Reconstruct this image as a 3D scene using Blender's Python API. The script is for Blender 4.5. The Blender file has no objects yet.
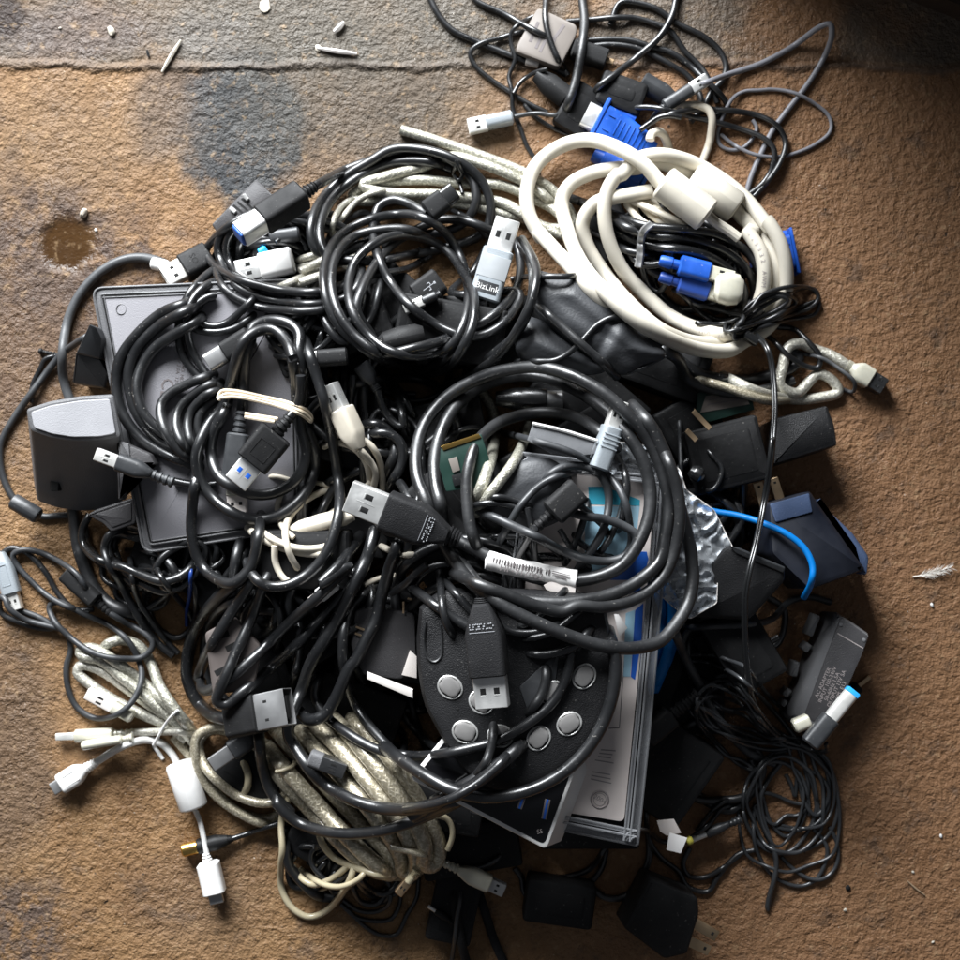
import bpy, bmesh, math, random
import numpy as np
from mathutils import Vector, Matrix
random.seed(7); RNG = np.random.RandomState(7)
SC = bpy.context.scene; COL = SC.collection
CAMH = 600.0            # camera height in mm; everything below is modelled in millimetres, written out in metres
PAD = 80; N = 960 + 2*PAD
HM = np.zeros((N, N), dtype=np.float32)      # how high the pile stands so far; every new thing is laid on top of it

def W(px, py, z):
    k = (CAMH - z)/CAMH*200.0/480.0
    return Vector(((px-480)*k, -(py-480)*k, z))
def mmpx(z): return (CAMH - z)/1440.0

CROPS = dict(F=(0,0,960), R1=(0,0,320), R2=(300,120,260), R3=(420,0,260), R4=(620,0,260), R5=(100,160,260), R6=(500,160,260),
 R7=(680,220,260), R8=(0,240,260), S1=(180,340,260), S2=(400,340,260), S3=(620,440,260), S4=(0,480,260), S5=(180,560,260),
 S6=(400,560,260), S7=(640,620,260), S8=(40,700,260), T1=(240,740,220), T2=(400,740,220), T3=(580,740,220), T4=(740,740,220),
 T5=(0,180,200), V1=(320,360,160), V2=(300,520,160), V3=(560,420,160), V4=(180,520,160), V5=(460,460,160), V6=(600,340,160),
 V7=(160,160,160), V8=(560,560,160), W1=(640,0,320), W2=(0,640,320), W3=(640,320,320), W4=(640,80,120), X1=(500,0,160),
 X2=(340,460,120), X3=(440,590,120), X4=(130,340,100), X6=(560,720,140), X7=(770,600,160), X8=(450,200,100))
def P(s):
    """positions measured on plan, in tiles of the 960 grid -> list of (x, y, dz)"""
    out = []; c = (0,0,1.0)
    for t in s.replace('|',' ').split():
        if t[0].isalpha():
            a = CROPS[t]; c = (a[0], a[1], a[2]/960.0)
        else:
            v = [float(q) for q in t.split(',')]
            out.append((c[0]+v[0]*c[2], c[1]+v[1]*c[2], v[2] if len(v) > 2 else 0.0))
    return out
def p1(s): return P(s)[0][:2]

def spline(pts, step=3.0):
    p = [np.array(q, float) for q in pts]
    if len(p) == 2: p = [p[0], (p[0]+p[1])/2, p[1]]
    p = [2*p[0]-p[1]] + p + [2*p[-1]-p[-2]]
    out = []
    for i in range(1, len(p)-2):
        a, b, c, d = p[i-1:i+3]
        t = [0.0]
        for u, v in ((a,b),(b,c),(c,d)): t.append(t[-1] + max(1e-3, np.linalg.norm((v-u)[:2]))**0.5)
        n = max(2, int(np.linalg.norm((c-b)[:2])/1.0))
        for k in range(n):
            x = t[1] + (t[2]-t[1])*k/n
            A1 = (t[1]-x)/(t[1]-t[0])*a+(x-t[0])/(t[1]-t[0])*b
            A2 = (t[2]-x)/(t[2]-t[1])*b+(x-t[1])/(t[2]-t[1])*c
            A3 = (t[3]-x)/(t[3]-t[2])*c+(x-t[2])/(t[3]-t[2])*d
            B1 = (t[2]-x)/(t[2]-t[0])*A1+(x-t[0])/(t[2]-t[0])*A2
            B2 = (t[3]-x)/(t[3]-t[1])*A2+(x-t[1])/(t[3]-t[1])*A3
            out.append((t[2]-x)/(t[2]-t[1])*B1+(x-t[1])/(t[2]-t[1])*B2)
    out.append(p[-2]); out = np.array(out)
    # soften the polyline a little, then resample evenly
    if len(out) > 12:
        k = np.array([1,2,3,2,1])/9.0
        for _ in range(2):
            sm = out.copy()
            for j in range(3): sm[2:-2, j] = np.convolve(out[:, j], k, 'valid')
            out = sm
    d = np.r_[0, np.cumsum(np.linalg.norm(np.diff(out[:, :2], axis=0), axis=1))]
    n = max(4, int(d[-1]/step)+1); s = np.linspace(0, d[-1], n)
    return np.stack([np.interp(s, d, out[:, j]) for j in range(3)], axis=1)

def win(H, x, y, k, f=np.max):
    i = int(round(y))+PAD; j = int(round(x))+PAD
    i = min(max(i, k+1), N-k-2); j = min(max(j, k+1), N-k-2)
    return float(f(H[i-k:i+k+1, j-k:j+k+1]))
_disc = {}; LAST = [None]
def stamp(H, x, y, z, rpx, rmm):
    R = int(math.ceil(rpx))
    key = round(rpx*4)
    if key not in _disc:
        yy, xx = np.mgrid[-R:R+1, -R:R+1]; d = np.sqrt(xx*xx+yy*yy)/rpx
        _disc[key] = (R, np.where(d < 1, np.sqrt(np.clip(1-d*d, 0, 1)), -1e3))
    R, prof = _disc[key]
    i = int(round(y))+PAD; j = int(round(x))+PAD
    if i-R < 0 or j-R < 0 or i+R+1 > N or j+R+1 > N: return
    s = H[i-R:i+R+1, j-R:j+R+1]
    np.maximum(s, z+prof*rmm, out=s)
def gauss(z, sig):
    R = int(sig*3); k = np.exp(-np.arange(-R, R+1)**2/(2*sig*sig)); k /= k.sum()
    return np.convolve(np.pad(z, R, 'edge'), k, 'valid')
def drape(p, rpx, ends=(None, None), flex=1.0, step=3.0):
    rmm = rpx*mmpx(40); k = max(1, int(rpx*0.45)); n = len(p)
    H2 = HM.copy(); lag = int(5.0*rpx/step)+3
    z = np.zeros(n)
    for i in range(n):
        z[i] = win(H2, p[i,0], p[i,1], k) + rmm
        if i >= lag: stamp(H2, p[i-lag,0], p[i-lag,1], z[i-lag]+p[i-lag,2], rpx, rmm)
    m = max(1, int(2*flex)); zp = np.pad(z, m, 'edge')
    z = np.array([zp[i:i+2*m+1].max() for i in range(n)])
    z = gauss(z, 3.4*flex) + p[:, 2]
    zp = z.copy()
    L = max(2, min(n//3, int(36/step)))
    for e, idx in ((ends[0], range(L)), (ends[1], range(n-1, n-1-L, -1))):
        if e is not None:
            for q, i in enumerate(idx):
                w = 0.5+0.5*math.cos(math.pi*q/L); z[i] = z[i]*(1-w)+e*w
    z = np.maximum(z, rmm*0.98)
    return z, rmm
def stampline(p, z, rpx, rmm):
    for i in range(len(p)): stamp(HM, p[i,0], p[i,1], z[i], rpx, rmm)

# ------------------------------------------------------------------ things
class Thing:
    def __init__(s, name, label, cat, group=None, kind=None):
        s.name, s.label, s.cat, s.group, s.kind = name, label, cat, group, kind; s.parts = []
    def part(s, name, v, f, mat, parent=None, uv=None, smooth=35, label=None):
        s.parts.append(dict(name=name, v=[tuple(q) for q in v], f=f, mat=mat, parent=parent, uv=uv, smooth=smooth, label=label))
        return len(s.parts)-1
    def done(s):
        allv = np.concatenate([np.array(q['v']) for q in s.parts])
        lo, hi = allv.min(0), allv.max(0); o = ((lo[0]+hi[0])/2, (lo[1]+hi[1])/2, lo[2])
        single = len(s.parts) == 1
        if single: root = None
        else:
            root = bpy.data.objects.new(s.name, None); COL.objects.link(root); root.location = [c/1000 for c in o]; root.empty_display_size = 0.01
        obs = []
        for q in s.parts:
            me = bpy.data.meshes.new(s.name if single else q['name'])
            me.from_pydata([((a-o[0])/1000, (b-o[1])/1000, (c-o[2])/1000) for a, b, c in q['v']], [], q['f'])
            if q['uv'] is None:
                bm = bmesh.new(); bm.from_mesh(me); bmesh.ops.recalc_face_normals(bm, faces=bm.faces); bm.to_mesh(me); bm.free()
            ms = q['mat'] if isinstance(q['mat'], list) else [q['mat']]
            for m in ms: me.materials.append(M[m])
            if q['uv'] is not None:
                ul = me.uv_layers.new(name='UVMap'); ul.data.foreach_set('uv', np.array(q['uv'], dtype=np.float32).ravel())
            if q['smooth']:
                me.polygons.foreach_set('use_smooth', [True]*len(me.polygons)); me.set_sharp_from_angle(angle=math.radians(q['smooth']))
            me.update()
            ob = bpy.data.objects.new(s.name if single else q['name'], me); COL.objects.link(ob)
            if single: ob.location = [c/1000 for c in o]; root = ob
            else: ob.parent = obs[q['parent']] if q['parent'] is not None else root
            if q['label']: ob['label'] = q['label']
            obs.append(ob)
        root['label'] = s.label; root['category'] = s.cat
        if s.group: root['group'] = s.group
        if s.kind: root['kind'] = s.kind
        return root

# ------------------------------------------------------------------ shapes (all in mm)
def tube(pts, r, seg=12, twin=False, uvk=1.0, cap=True):
    pts = [Vector(q) for q in pts]; n = len(pts)
    rr = r if hasattr(r, '__len__') else [r]*n
    v = []; f = []; uv = []
    t0 = (pts[1]-pts[0]).normalized()
    up = Vector((0,0,1)) if abs(t0.z) < .9 else Vector((1,0,0))
    nrm = (up - t0*up.dot(t0)).normalized(); s = 0; S = []
    def ring(c, t, nr, rad):
        b = t.cross(nr)
        for k in range(seg):
            a = 2*math.pi*k/seg; q = rad
            if twin: q = rad*(0.50+0.50*abs(math.sin(a))**0.7)
            v.append(c + nr*(math.cos(a)*q) + b*(math.sin(a)*q))
    for i in range(n):
        t = (pts[min(i+1, n-1)]-pts[max(i-1, 0)])
        t = t.normalized() if t.length > 1e-6 else t0
        nrm = (nrm - t*nrm.dot(t)); nrm = nrm.normalized() if nrm.length > 1e-6 else Vector((0,0,1))
        if twin and i:                       # a flat pair lies flat
            u2 = Vector((0,0,1)); u2 = u2 - t*u2.dot(t)
            if u2.length > .3: nrm = (nrm*0.8+u2.normalized()*0.2).normalized()
        if i: s += (pts[i]-pts[i-1]).length
        ring(pts[i], t, nrm, rr[i]); S.append(s)
        if i == 0: T0 = t
    TN = t
    for i in range(n-1):
        for k in range(seg):
            a = i*seg+k; b = i*seg+(k+1) % seg
            f.append((a, b, b+seg, a+seg))
            u0 = S[i]*uvk; u1 = S[i+1]*uvk; w0 = k/seg; w1 = (k+1)/seg
            uv += [(u0,w0),(u0,w1),(u1,w1),(u1,w0)]
    if cap:
        for (base, c, t, rad, fl) in ((0, pts[0], -T0, rr[0], True), ((n-1)*seg, pts[-1], TN, rr[-1], False)):
            ci = len(v); v.append(c + t*rad*0.25)
            for k in range(seg):
                a = base+k; b = base+(k+1) % seg
                f.append((b, a, ci) if fl else (a, b, ci)); uv += [(0,0)]*3
    return v, f, uv

def rrect(hw, hh, r, k=3):
    """rounded rectangle section in (y, z), 4*(k+1) points"""
    r = max(1e-3, min(r, hw*.999, hh*.999)); o = []
    for cx, cy, a0 in ((hw-r, hh-r, 0), (-hw+r, hh-r, 90), (-hw+r, -hh+r, 180), (hw-r, -hh+r, 270)):
        for q in range(k+1):
            a = math.radians(a0+90*q/k); o.append((cx+r*math.cos(a), cy+r*math.sin(a)))
    return o
def loft(secs, fr, k=3, cap=(True, True)):
    """secs: (x, half width, half height, corner radius[, y offset]); fr: 4x4 frame"""
    v = []; f = []; m = 4*(k+1)
    for s in secs:
        yo = s[4] if len(s) > 4 else 0
        for (y, z) in rrect(s[1], s[2], s[3], k): v.append(fr @ Vector((s[0], y+yo, z)))
    for i in range(len(secs)-1):
        for q in range(m):
            a = i*m+q; b = i*m+(q+1) % m
            f.append((a, a+m, b+m, b))
    if cap[0]: f.append(tuple(range(m)))
    if cap[1]: f.append(tuple(reversed(range((len(secs)-1)*m, len(secs)*m))))
    return v, f
def merge(*vf):
    v = []; f = []
    for a in vf:
        o = len(v); v += list(a[0]); f += [tuple(i+o for i in q) for q in a[1]]
    return v, f
def bx(x0, x1, y0, y1, z0, z1, fr, r=0.12):
    hx = (x1-x0)/2; hw = (y1-y0)/2; hh = (z1-z0)/2; r = min(r, hw*.5, hh*.5, hx*.5)
    F = fr @ Matrix.Translation((x0, (y0+y1)/2, (z0+z1)/2))
    return loft([(0, hw-r, hh-r, r), (r, hw, hh, r), (2*hx-r, hw, hh, r), (2*hx, hw-r, hh-r, r)], F, 2)
def frame(tail, tip, z, pitch=0, roll=0, zt=None):
    a = W(tail[0], tail[1], z); b = W(tip[0], tip[1], z if zt is None else zt)
    if pitch:
        L = (b-a).length; b = b + Vector((0,0, math.tan(math.radians(pitch))*L))
        b = W(tip[0], tip[1], b.z)
    X = (b-a); L = X.length; X.normalize()
    Y = Vector((0,0,1)).cross(X).normalized(); Z = X.cross(Y)
    m = Matrix(((X.x,Y.x,Z.x,a.x),(X.y,Y.y,Z.y,a.y),(X.z,Y.z,Z.z,a.z),(0,0,0,1)))
    return m @ Matrix.Rotation(math.radians(roll), 4, 'X'), L

def footprint(tail, tip, wpx, lo=0.0, hi=1.0):
    t = np.array(tail, float); d = np.array(tip, float)-t; L = np.linalg.norm(d); d /= L; nn = np.array((-d[1], d[0]))
    return [t+d*(a*L)+nn*b for a in np.linspace(lo, hi, max(3, int(L/2))) for b in np.linspace(-wpx/2, wpx/2, max(3, int(wpx/2)))]
def rest(fp, q=85): return float(np.percentile([HM[min(max(int(p[1])+PAD, 0), N-1), min(max(int(p[0])+PAD, 0), N-1)] for p in fp], q))
def lift(fp, z):
    for p in fp:
        i = int(p[1])+PAD; j = int(p[0])+PAD
        if 0 <= i < N-1 and 0 <= j < N-1: HM[i:i+2, j:j+2] = np.maximum(HM[i:i+2, j:j+2], z)

def strain_vf(fr, L, r0, r1, oval=1.0, n=4):
    secs = []; 
    for i in range(n):
        a = L*i/n; b = L*(i+0.62)/n; ra = r0+(r1-r0)*i/n; rb = r0+(r1-r0)*(i+1)/n
        g = 0.80
        secs += [(a, ra*g, ra*g*oval, ra), (a+L*.05/n*2, ra, ra*oval, ra), (b-L*.03, rb, rb*oval, rb), (b, rb*g, rb*g*oval, rb)]
    secs.append((L*1.02, r1*.85, r1*.85*oval, r1))
    return loft(secs, fr, 3)

def add_plug(t, kind, tail, tip, w, z, parent_name='plug', hm='plugblack', mm='metal', fr=(.2,.5), mw=None, th=7.5, mt=4.5, cr=2.0,
             roll=0, pitch=0, inner='black', rings=4, text=None, tsize=3, ins=None, zt=None, taper=1.0, logo=None, rmm=2.0):
    """a connector: ribbed strain relief, housing, metal shell. w, mw in grid units; th, mt in mm; fr = strain and housing shares"""
    F, L = frame(tail, tip, z, pitch, roll, zt)
    k = mmpx(z); hw = w*k/2; mwm = (mw or w*.78)*k/2; hh = th/2; mh = mt/2
    s0 = fr[0]*L; s1 = (fr[0]+fr[1])*L; B = 0.7
    if kind in ('usb', 'usbb', 'dp', 'micro', 'boxy'):
        b0 = taper
        h = [(s0, hw*.55*b0, hh*.6, cr*.6), (s0+B, hw*.66*b0, hh*.8, cr)]
        if taper < 1: h += [(s0+(s1-s0)*.28, hw*(.62+.3*taper), hh*.95, cr), (s0+(s1-s0)*.42, hw, hh, cr)]
        else: h = [(s0, hw-B, hh-B, cr), (s0+B, hw, hh, cr)]
        h += [(s1-B*.7, hw, hh, cr), (s1, hw-B*.6, hh-B*.6, cr*.8)]
    elif kind == 'oval':
        h = [(s0, hw*.5, hh*.5, hh), (s0+(s1-s0)*.15, hw*.85, hh*.9, hh), (s0+(s1-s0)*.5, hw, hh, hh), (s0+(s1-s0)*.85, hw*.9, hh*.9, hh), (s1, hw*.6, hh*.6, hh)]
    elif kind == 'ferrite':
        h = [(s0, hw*.72, hw*.72, hw), (s0+.5, hw*.93, hw*.93, hw), (s0+1.2, hw, hw, hw), (s1-1.2, hw, hw, hw), (s1-.5, hw*.93, hw*.93, hw), (s1, hw*.72, hw*.72, hw)]
    elif kind == 'barrel':
        h = [(s0, hw*.6, hw*.6, hw), (s0+(s1-s0)*.25, hw*.85, hw*.85, hw), (s0+(s1-s0)*.4, hw, hw, hw), (s1-B, hw, hw, hw), (s1, hw*.8, hw*.8, hw)]
    hi = t.part('housing', *loft(h, F, 4), hm)
    if s0 > 1.5:
        ro = min(hw*.62, max(rmm*1.55, 2.4)); t.part('strain_relief', *strain_vf(F, s0+.6, rmm*1.15, ro, min(1, hh*.9/ro), rings), hm if hm != 'paleplug' else 'black', hi)
    if mm and s1 < L-.5:
        if kind == 'barrel':
            t.part('metal_tip', *loft([(s1-.3, mwm, mwm, mwm), (L-.8, mwm, mwm, mwm), (L-.3, mwm*.85, mwm*.85, mwm), (L-.3, mwm*.5, mwm*.5, mwm), (s1+1, mwm*.45, mwm*.45, mwm)], F, 4), mm, hi)
        else:
            c = .5 if kind != 'usbb' else 1.4; g = .45
            sh = loft([(s1-.4, mwm, mh, c), (L-.25, mwm, mh, c), (L, mwm-.2, mh-.2, c), (L-.1, mwm-g, mh-g, c*.7), (s1+.8, mwm-g, mh-g, c*.7)], F, 3)
            si = t.part('metal_shell', *sh, mm, hi)
            if kind in ('usb', 'boxy') and mt > 2.5:
                t.part('contact_tongue', *bx(s1+.9, L-.6, -mwm+1, mwm-1, -mh+.6, -mh+mt*.42, F), inner, hi)
                mm_ = (L-s1); c0 = s1+mm_*.36; c1 = s1+mm_*.56; q = mwm*.17; d = mwm*.42
                hs = []
                for sy in (-1, 1):
                    for sz in (-1, 1):
                        hs.append(bx(c0, c1, sy*d-q, sy*d+q, sz*mh-.05, sz*mh+.05, F, .02))
                t.part('latch_holes', *merge(*hs), ins or 'void', hi)
                rm = []
                for sz in (-1, 1):
                    rm += [bx(c1+.15, c1+.5, d-q, d+q, sz*mh-.04, sz*mh+.12, F, .03), bx(c1+.15, c1+.5, -d-q, -d+q, sz*mh-.04, sz*mh+.12, F, .03), bx(s1+mm_*.25, s1+mm_*.75, -.12, .12, sz*mh-.02, sz*mh+.06, F, .02)]
                t.part('shell_stamping', *merge(*rm), mm, hi)
            elif kind == 'usbb':
                t.part('contact_tongue', *bx(s1+.9, L+(.9 if inner.startswith('blue') else -.5), -mwm*.8, mwm*.8, -mh*.8, mh*.8, F, .4) if not inner.startswith('bluet') else bx(L-.6, L+1.6, -mwm*1.02, mwm*1.02, -mh*1.02, mh*1.02, F, .4), inner, hi)
            elif kind == 'dp':
                t.part('contact_tongue', *bx(s1+.9, L-.4, -mwm*.62, mwm*.62, -mh*.3, mh*.3, F), inner, hi)
                t.part('latch_holes', *merge(*[bx(s1+(L-s1)*.3, s1+(L-s1)*.42, y-.5, y+.5, mh-.05, mh+.06, F, .02) for y in (-mwm*.5, mwm*.5)]), 'void', hi)
    if logo == 'dots':       # raised moulded row of tiny marks
        ds = []; q0 = s0+(s1-s0)*.30
        rr = random.Random(3)
        for i in range(5):
            yc = (i-2)*hw*.26
            for a, b in ((-.8,-.8),(-.8,.8),(.8,-.8),(.8,.8),(0,-1),(0,1),(.9,0),(-.9,0)):
                if rr.random() < .75: ds.append(bx(q0+a-.22, q0+a+.22, yc+b*.72-.2, yc+b*.72+.2, hh-.1, hh+.18, F, .08))
        t.part('moulded_mark', *merge(*ds), 'glint', hi)
        t.part('moulded_line', *bx(q0+2.0, q0+2.18, -hw*.68, hw*.68, hh-.05, hh+.1, F, .03), 'glint', hi)
    elif logo == 'panel':
        x0 = s0+(s1-s0)*.30; x1 = s0+(s1-s0)*.80; y = hw*.5; e = .22
        t.part('moulded_frame', *merge(bx(x0, x0+e, -y, y, hh-.05, hh+.14, F, .03), bx(x1-e, x1, -y, y, hh-.05, hh+.14, F, .03), bx(x0+e, x1-e, -y, -y+e, hh-.05, hh+.14, F, .03), bx(x0+e, x1-e, y-e, y, hh-.05, hh+.14, F, .03)), hm, hi)
    elif logo == 'ridges':
        t.part('grip_ridges', *merge(*[bx(s0+(s1-s0)*a, s0+(s1-s0)*a+.5, -hw*.9, hw*.9, hh-.1, hh+.22, F, .1) for a in (.5,.6,.7,.8)]), hm, hi)
    elif logo == 'trident':
        x0 = s0+(s1-s0)*.25; x1 = s0+(s1-s0)*.7; z0 = hh-.03; z1 = hh+.1
        t.part('usb_mark', *merge(bx(x0, x1, -.14, .14, z0, z1, F, .02), bx(x0-.5, x0+.3, -.5, .5, z0, z1, F, .05), bx(x0+1.5, x0+1.8, -1.3, 0, z0, z1, F, .02), bx(x0+2.3, x0+2.6, 0, 1.3, z0, z1, F, .02), bx(x0+1.6, x0+2.8, -1.5, -1.2, z0, z1, F, .02), bx(x0+2.3, x0+3.3, 1.2, 1.6, z0, z1, F, .02)), 'glint', hi)
    if text:
        tv, tf = text_vf(text[0]); X0 = text[1]*L; rot = text[2]; sz = text[3]
        ca, sa = math.cos(math.radians(rot)), math.sin(math.radians(rot))
        vv = [F @ Vector((X0+(a*ca-b*sa)*sz, (a*sa+b*ca)*sz+(text[4] if len(text) > 4 else 0), hh+.08+c*.05)) for a, b, c in tv]
        t.part('lettering', vv, tf, text[5] if len(text) > 5 else 'glint', hi, smooth=0)
    LAST[0] = (hi, F, L, (s0, s1, hw, hh))
    return LAST[0]

def text_vf(s, sp=1.0):
    c = bpy.data.curves.new('lettering', 'FONT'); c.body = s; c.size = 1; c.extrude = 0.02; c.align_x = 'CENTER'; c.align_y = 'CENTER'; c.space_line = 0.9; c.resolution_u = 2
    o = bpy.data.objects.new('lettering', c); COL.objects.link(o)
    dg = bpy.context.evaluated_depsgraph_get(); me = bpy.data.meshes.new_from_object(o.evaluated_get(dg))
    v = [tuple(q.co) for q in me.vertices]; f = [tuple(p.vertices) for p in me.polygons]
    bpy.data.objects.remove(o); bpy.data.curves.remove(c); bpy.data.meshes.remove(me)
    return v, f

def cable(name, label, cat, mat, w, path, plugs=(), group=None, flex=1.0, twin=False, seg=None, dz=0, extra=None, part='cord', go=True, dive=13):
    """w: thickness in grid units; plugs: dicts with end 's'/'e' and add_plug settings; laid on whatever the pile already holds"""
    pts = P(path) if isinstance(path, str) else path
    rpx = w/2; t = Thing(name, label, cat, group)
    step = 2.5 if w < 7 else 3.0
    p = spline(pts, step); p[:, 2] += dz
    ends = [None, None]; pl = []
    for d in plugs:
        d = dict(d); e = d.pop('end'); ddz = d.pop('dz', 0)
        tail = p[0] if e == 's' else p[-1]; tip = p1(d.pop('tip')) if isinstance(d.get('tip'), str) else d.pop('tip')
        th = d.get('th', 7.5)
        if d.get('kind') == 'barrel': th = d['w']*mmpx(40)
        fp = footprint(tail[:2], tip, d['w']*.7, .15, .95)
        z = rest(fp, d.pop('q', 80)) + th/2 + ddz + (0 if not d.get('roll') else abs(math.sin(math.radians(d['roll'])))*d['w']*mmpx(40)*.35)
        ends[0 if e == 's' else 1] = z; pl.append((d, tail[:2], tip, z, th))
    nd = int(24/step)      # a free end slips down between what lies below it
    for e, rng_ in ((0, range(nd)), (1, range(len(p)-1, len(p)-1-nd, -1))):
        x, y = p[0 if e == 0 else -1][:2]
        if ends[e] is None and dive and 0 < x < 960 and 0 < y < 960 and len(p) > 2.4*nd:
            for q, i in enumerate(rng_): p[i, 2] -= dive*(1-q/nd)**1.6
    z, rmm = drape(p, rpx, ends, flex, step)
    if not plugs or w > 7: rmm = rpx*mmpx(float(np.mean(z)))      # its true thickness at the height it ended up
    pts3 = [W(p[i,0], p[i,1], z[i]) for i in range(len(p))]
    v, f, uv = tube(pts3, rmm, seg or (12 if w > 7 else 8), twin, uvk=1/(2*math.pi*rmm))
    t.part(part, v, f, mat, uv=uv, smooth=50)
    stampline(p, z, rpx, rmm)
    for d, tail, tip, zz, th in pl:
        d['rmm'] = rmm
        add_plug(t, tail=tail, tip=tip, z=zz, **d)
        lift(footprint(tail, tip, d['w'], d.get('fr', (.2,.5))[0]*.5, 1), zz+th/2)
    if extra: extra(t, p, z, rmm)
    if go: t.done()
    return t, p, z, rmm

def gadget(name, label, cat, kind, tail, tip, w, group=None, dz=0, q=80, **kw):
    """a connector lying on its own"""
    tail = p1(tail) if isinstance(tail, str) else tail; tip = p1(tip) if isinstance(tip, str) else tip
    t = Thing(name, label, cat, group); th = kw.get('th', 7.5)
    if kind == 'barrel': th = w*mmpx(40)
    z = rest(footprint(tail, tip, w*.7, .1, .95), q)+th/2+dz
    add_plug(t, kind, tail, tip, w, z, **kw); t.done(); lift(footprint(tail, tip, w, 0.1, 1), z+th/2)

def inpoly(poly, X, Y):
    c = np.zeros(X.shape, bool); n = len(poly); j = n-1
    for i in range(n):
        xi, yi = poly[i]; xj, yj = poly[j]
        hit = ((yi > Y) != (yj > Y)) & (X < (xj-xi)*(Y-yi)/((yj-yi) or 1e-9)+xi); c ^= hit; j = i
    return c
def polymask(poly):
    xs = [p[0] for p in poly]; ys = [p[1] for p in poly]
    x0, x1 = max(int(min(xs))-1, -PAD), min(int(max(xs))+2, 960+PAD-1); y0, y1 = max(int(min(ys))-1, -PAD), min(int(max(ys))+2, 960+PAD-1)
    Y, X = np.mgrid[y0:y1, x0:x1]
    return (slice(y0+PAD, y1+PAD), slice(x0+PAD, x1+PAD)), X, Y, inpoly(poly, X, Y)
def rnd(poly, r, k=4):
    """round the corners of a polygon"""
    out = []; n = len(poly)
    for i in range(n):
        a = np.array(poly[i-1][:2]); b = np.array(poly[i][:2]); c = np.array(poly[(i+1) % n][:2])
        u = a-b; v = c-b; lu = np.linalg.norm(u); lv = np.linalg.norm(v)
        rr = min(r, lu*.45, lv*.45); s = b+u/lu*rr; e = b+v/lv*rr
        for q in range(k+1):
            t = q/k; m = (1-t)**2*s+2*t*(1-t)*b+t*t*e; out.append((float(m[0]), float(m[1])))
    return out
def shrink(poly, d):
    """inset a convex-ish polygon by d grid units"""
    n = len(poly); A = sum(poly[i-1][0]*poly[i][1]-poly[i][0]*poly[i-1][1] for i in range(n)); sg = 1 if A > 0 else -1
    out = []
    for i in range(n):
        a = np.array(poly[i-1][:2]); b = np.array(poly[i][:2]); c = np.array(poly[(i+1) % n][:2])
        u = (b-a)/max(1e-6, np.linalg.norm(b-a)); v = (c-b)/max(1e-6, np.linalg.norm(c-b))
        n1 = np.array((-u[1], u[0]))*sg; n2 = np.array((-v[1], v[0]))*sg; m = n1+n2; m /= max(.3, (m@m)/2)
        out.append(tuple(b+m*d))
    return out
def slab_vf(poly, ztop, th, shift=(0,0), bev=1.0, bot=1.0):
    """poly in grid units; ztop(px,py) -> mm; bottom outline moved by shift and lowered by th"""
    cx = sum(p[0] for p in poly)/len(poly); cy = sum(p[1] for p in poly)/len(poly)
    n = len(poly); A = sum(poly[i-1][0]*poly[i][1]-poly[i][0]*poly[i-1][1] for i in range(n))
    if A < 0: poly = poly[::-1]
    rings = []
    b = min(bev, th*.4); k = mmpx(ztop(cx, cy))
    for ins, dn, s in ((b, 0, 0), (b*.3, b*.3, 0), (0, b, 0), (0, th-b, 1), (b*.3, th-b*.3, 1), (b, th, 1)):
        q = shrink(poly, ins/k); r = []
        for x, y in q:
            z = ztop(x, y)-dn; wv = W(x, y, ztop(x, y)); wv.z = z
            if s: wv.x += shift[0]*k; wv.y -= shift[1]*k
            r.append(wv)
        if s and bot != 1.0:
            c = sum(r, Vector())/len(r); r = [Vector((c.x+(a.x-c.x)*bot, c.y+(a.y-c.y)*bot, a.z)) for a in r]
        rings.append(r)
    v = [a for r in rings for a in r]; f = []
    for i in range(len(rings)-1):
        for j in range(n):
            a = i*n+j; c = i*n+(j+1) % n
            f.append((a, a+n, c+n, c))
    f.append(tuple(range(n))); f.append(tuple(reversed(range((len(rings)-1)*n, len(rings)*n))))
    return v, f
def plane(poly, th, tilt=(0,0), q=75, dz=0, zabs=None):
    sl, X, Y, m = polymask(poly)
    cx = sum(p[0] for p in poly)/len(poly); cy = sum(p[1] for p in poly)/len(poly)
    base = (float(np.percentile(HM[sl][m], q)) if m.any() else 0)+dz if zabs is None else zabs-th
    zf = lambda x, y: base+th+tilt[0]*(x-cx)+tilt[1]*(y-cy)
    return zf
def press(poly, zf):
    sl, X, Y, m = polymask(poly)
    H = HM[sl]; zz = zf(X, Y)+0*X; H[m] = np.maximum(H[m], zz[m])
def slab(t, pname, poly, th, mat, zf, shift=(0,0), bev=1.0, parent=None, bot=1.0, label=None):
    i = t.part(pname, *slab_vf(poly, zf, th, shift, bev, bot), mat, parent, label=label); press(poly, zf); return i
def plate_text(t, s, at, ang, size, zf, mat, parent, name='lettering', up=.12):
    """lettering lying on a face: at in grid units, ang degrees clockwise from the grid's x, size in mm"""
    v, f = text_vf(s); ca, sa = math.cos(math.radians(ang)), math.sin(math.radians(ang)); out = []
    k = mmpx(zf(*at))
    for a, b, c in v:
        x = (a*ca+b*sa)*size; y = (a*sa-b*ca)*size   # grid y runs down
        px = at[0]+x/k; py = at[1]+y/k; out.append(W(px, py, zf(px, py)+up+c*.1))
    t.part(name, out, f, mat, parent, smooth=0)
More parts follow.
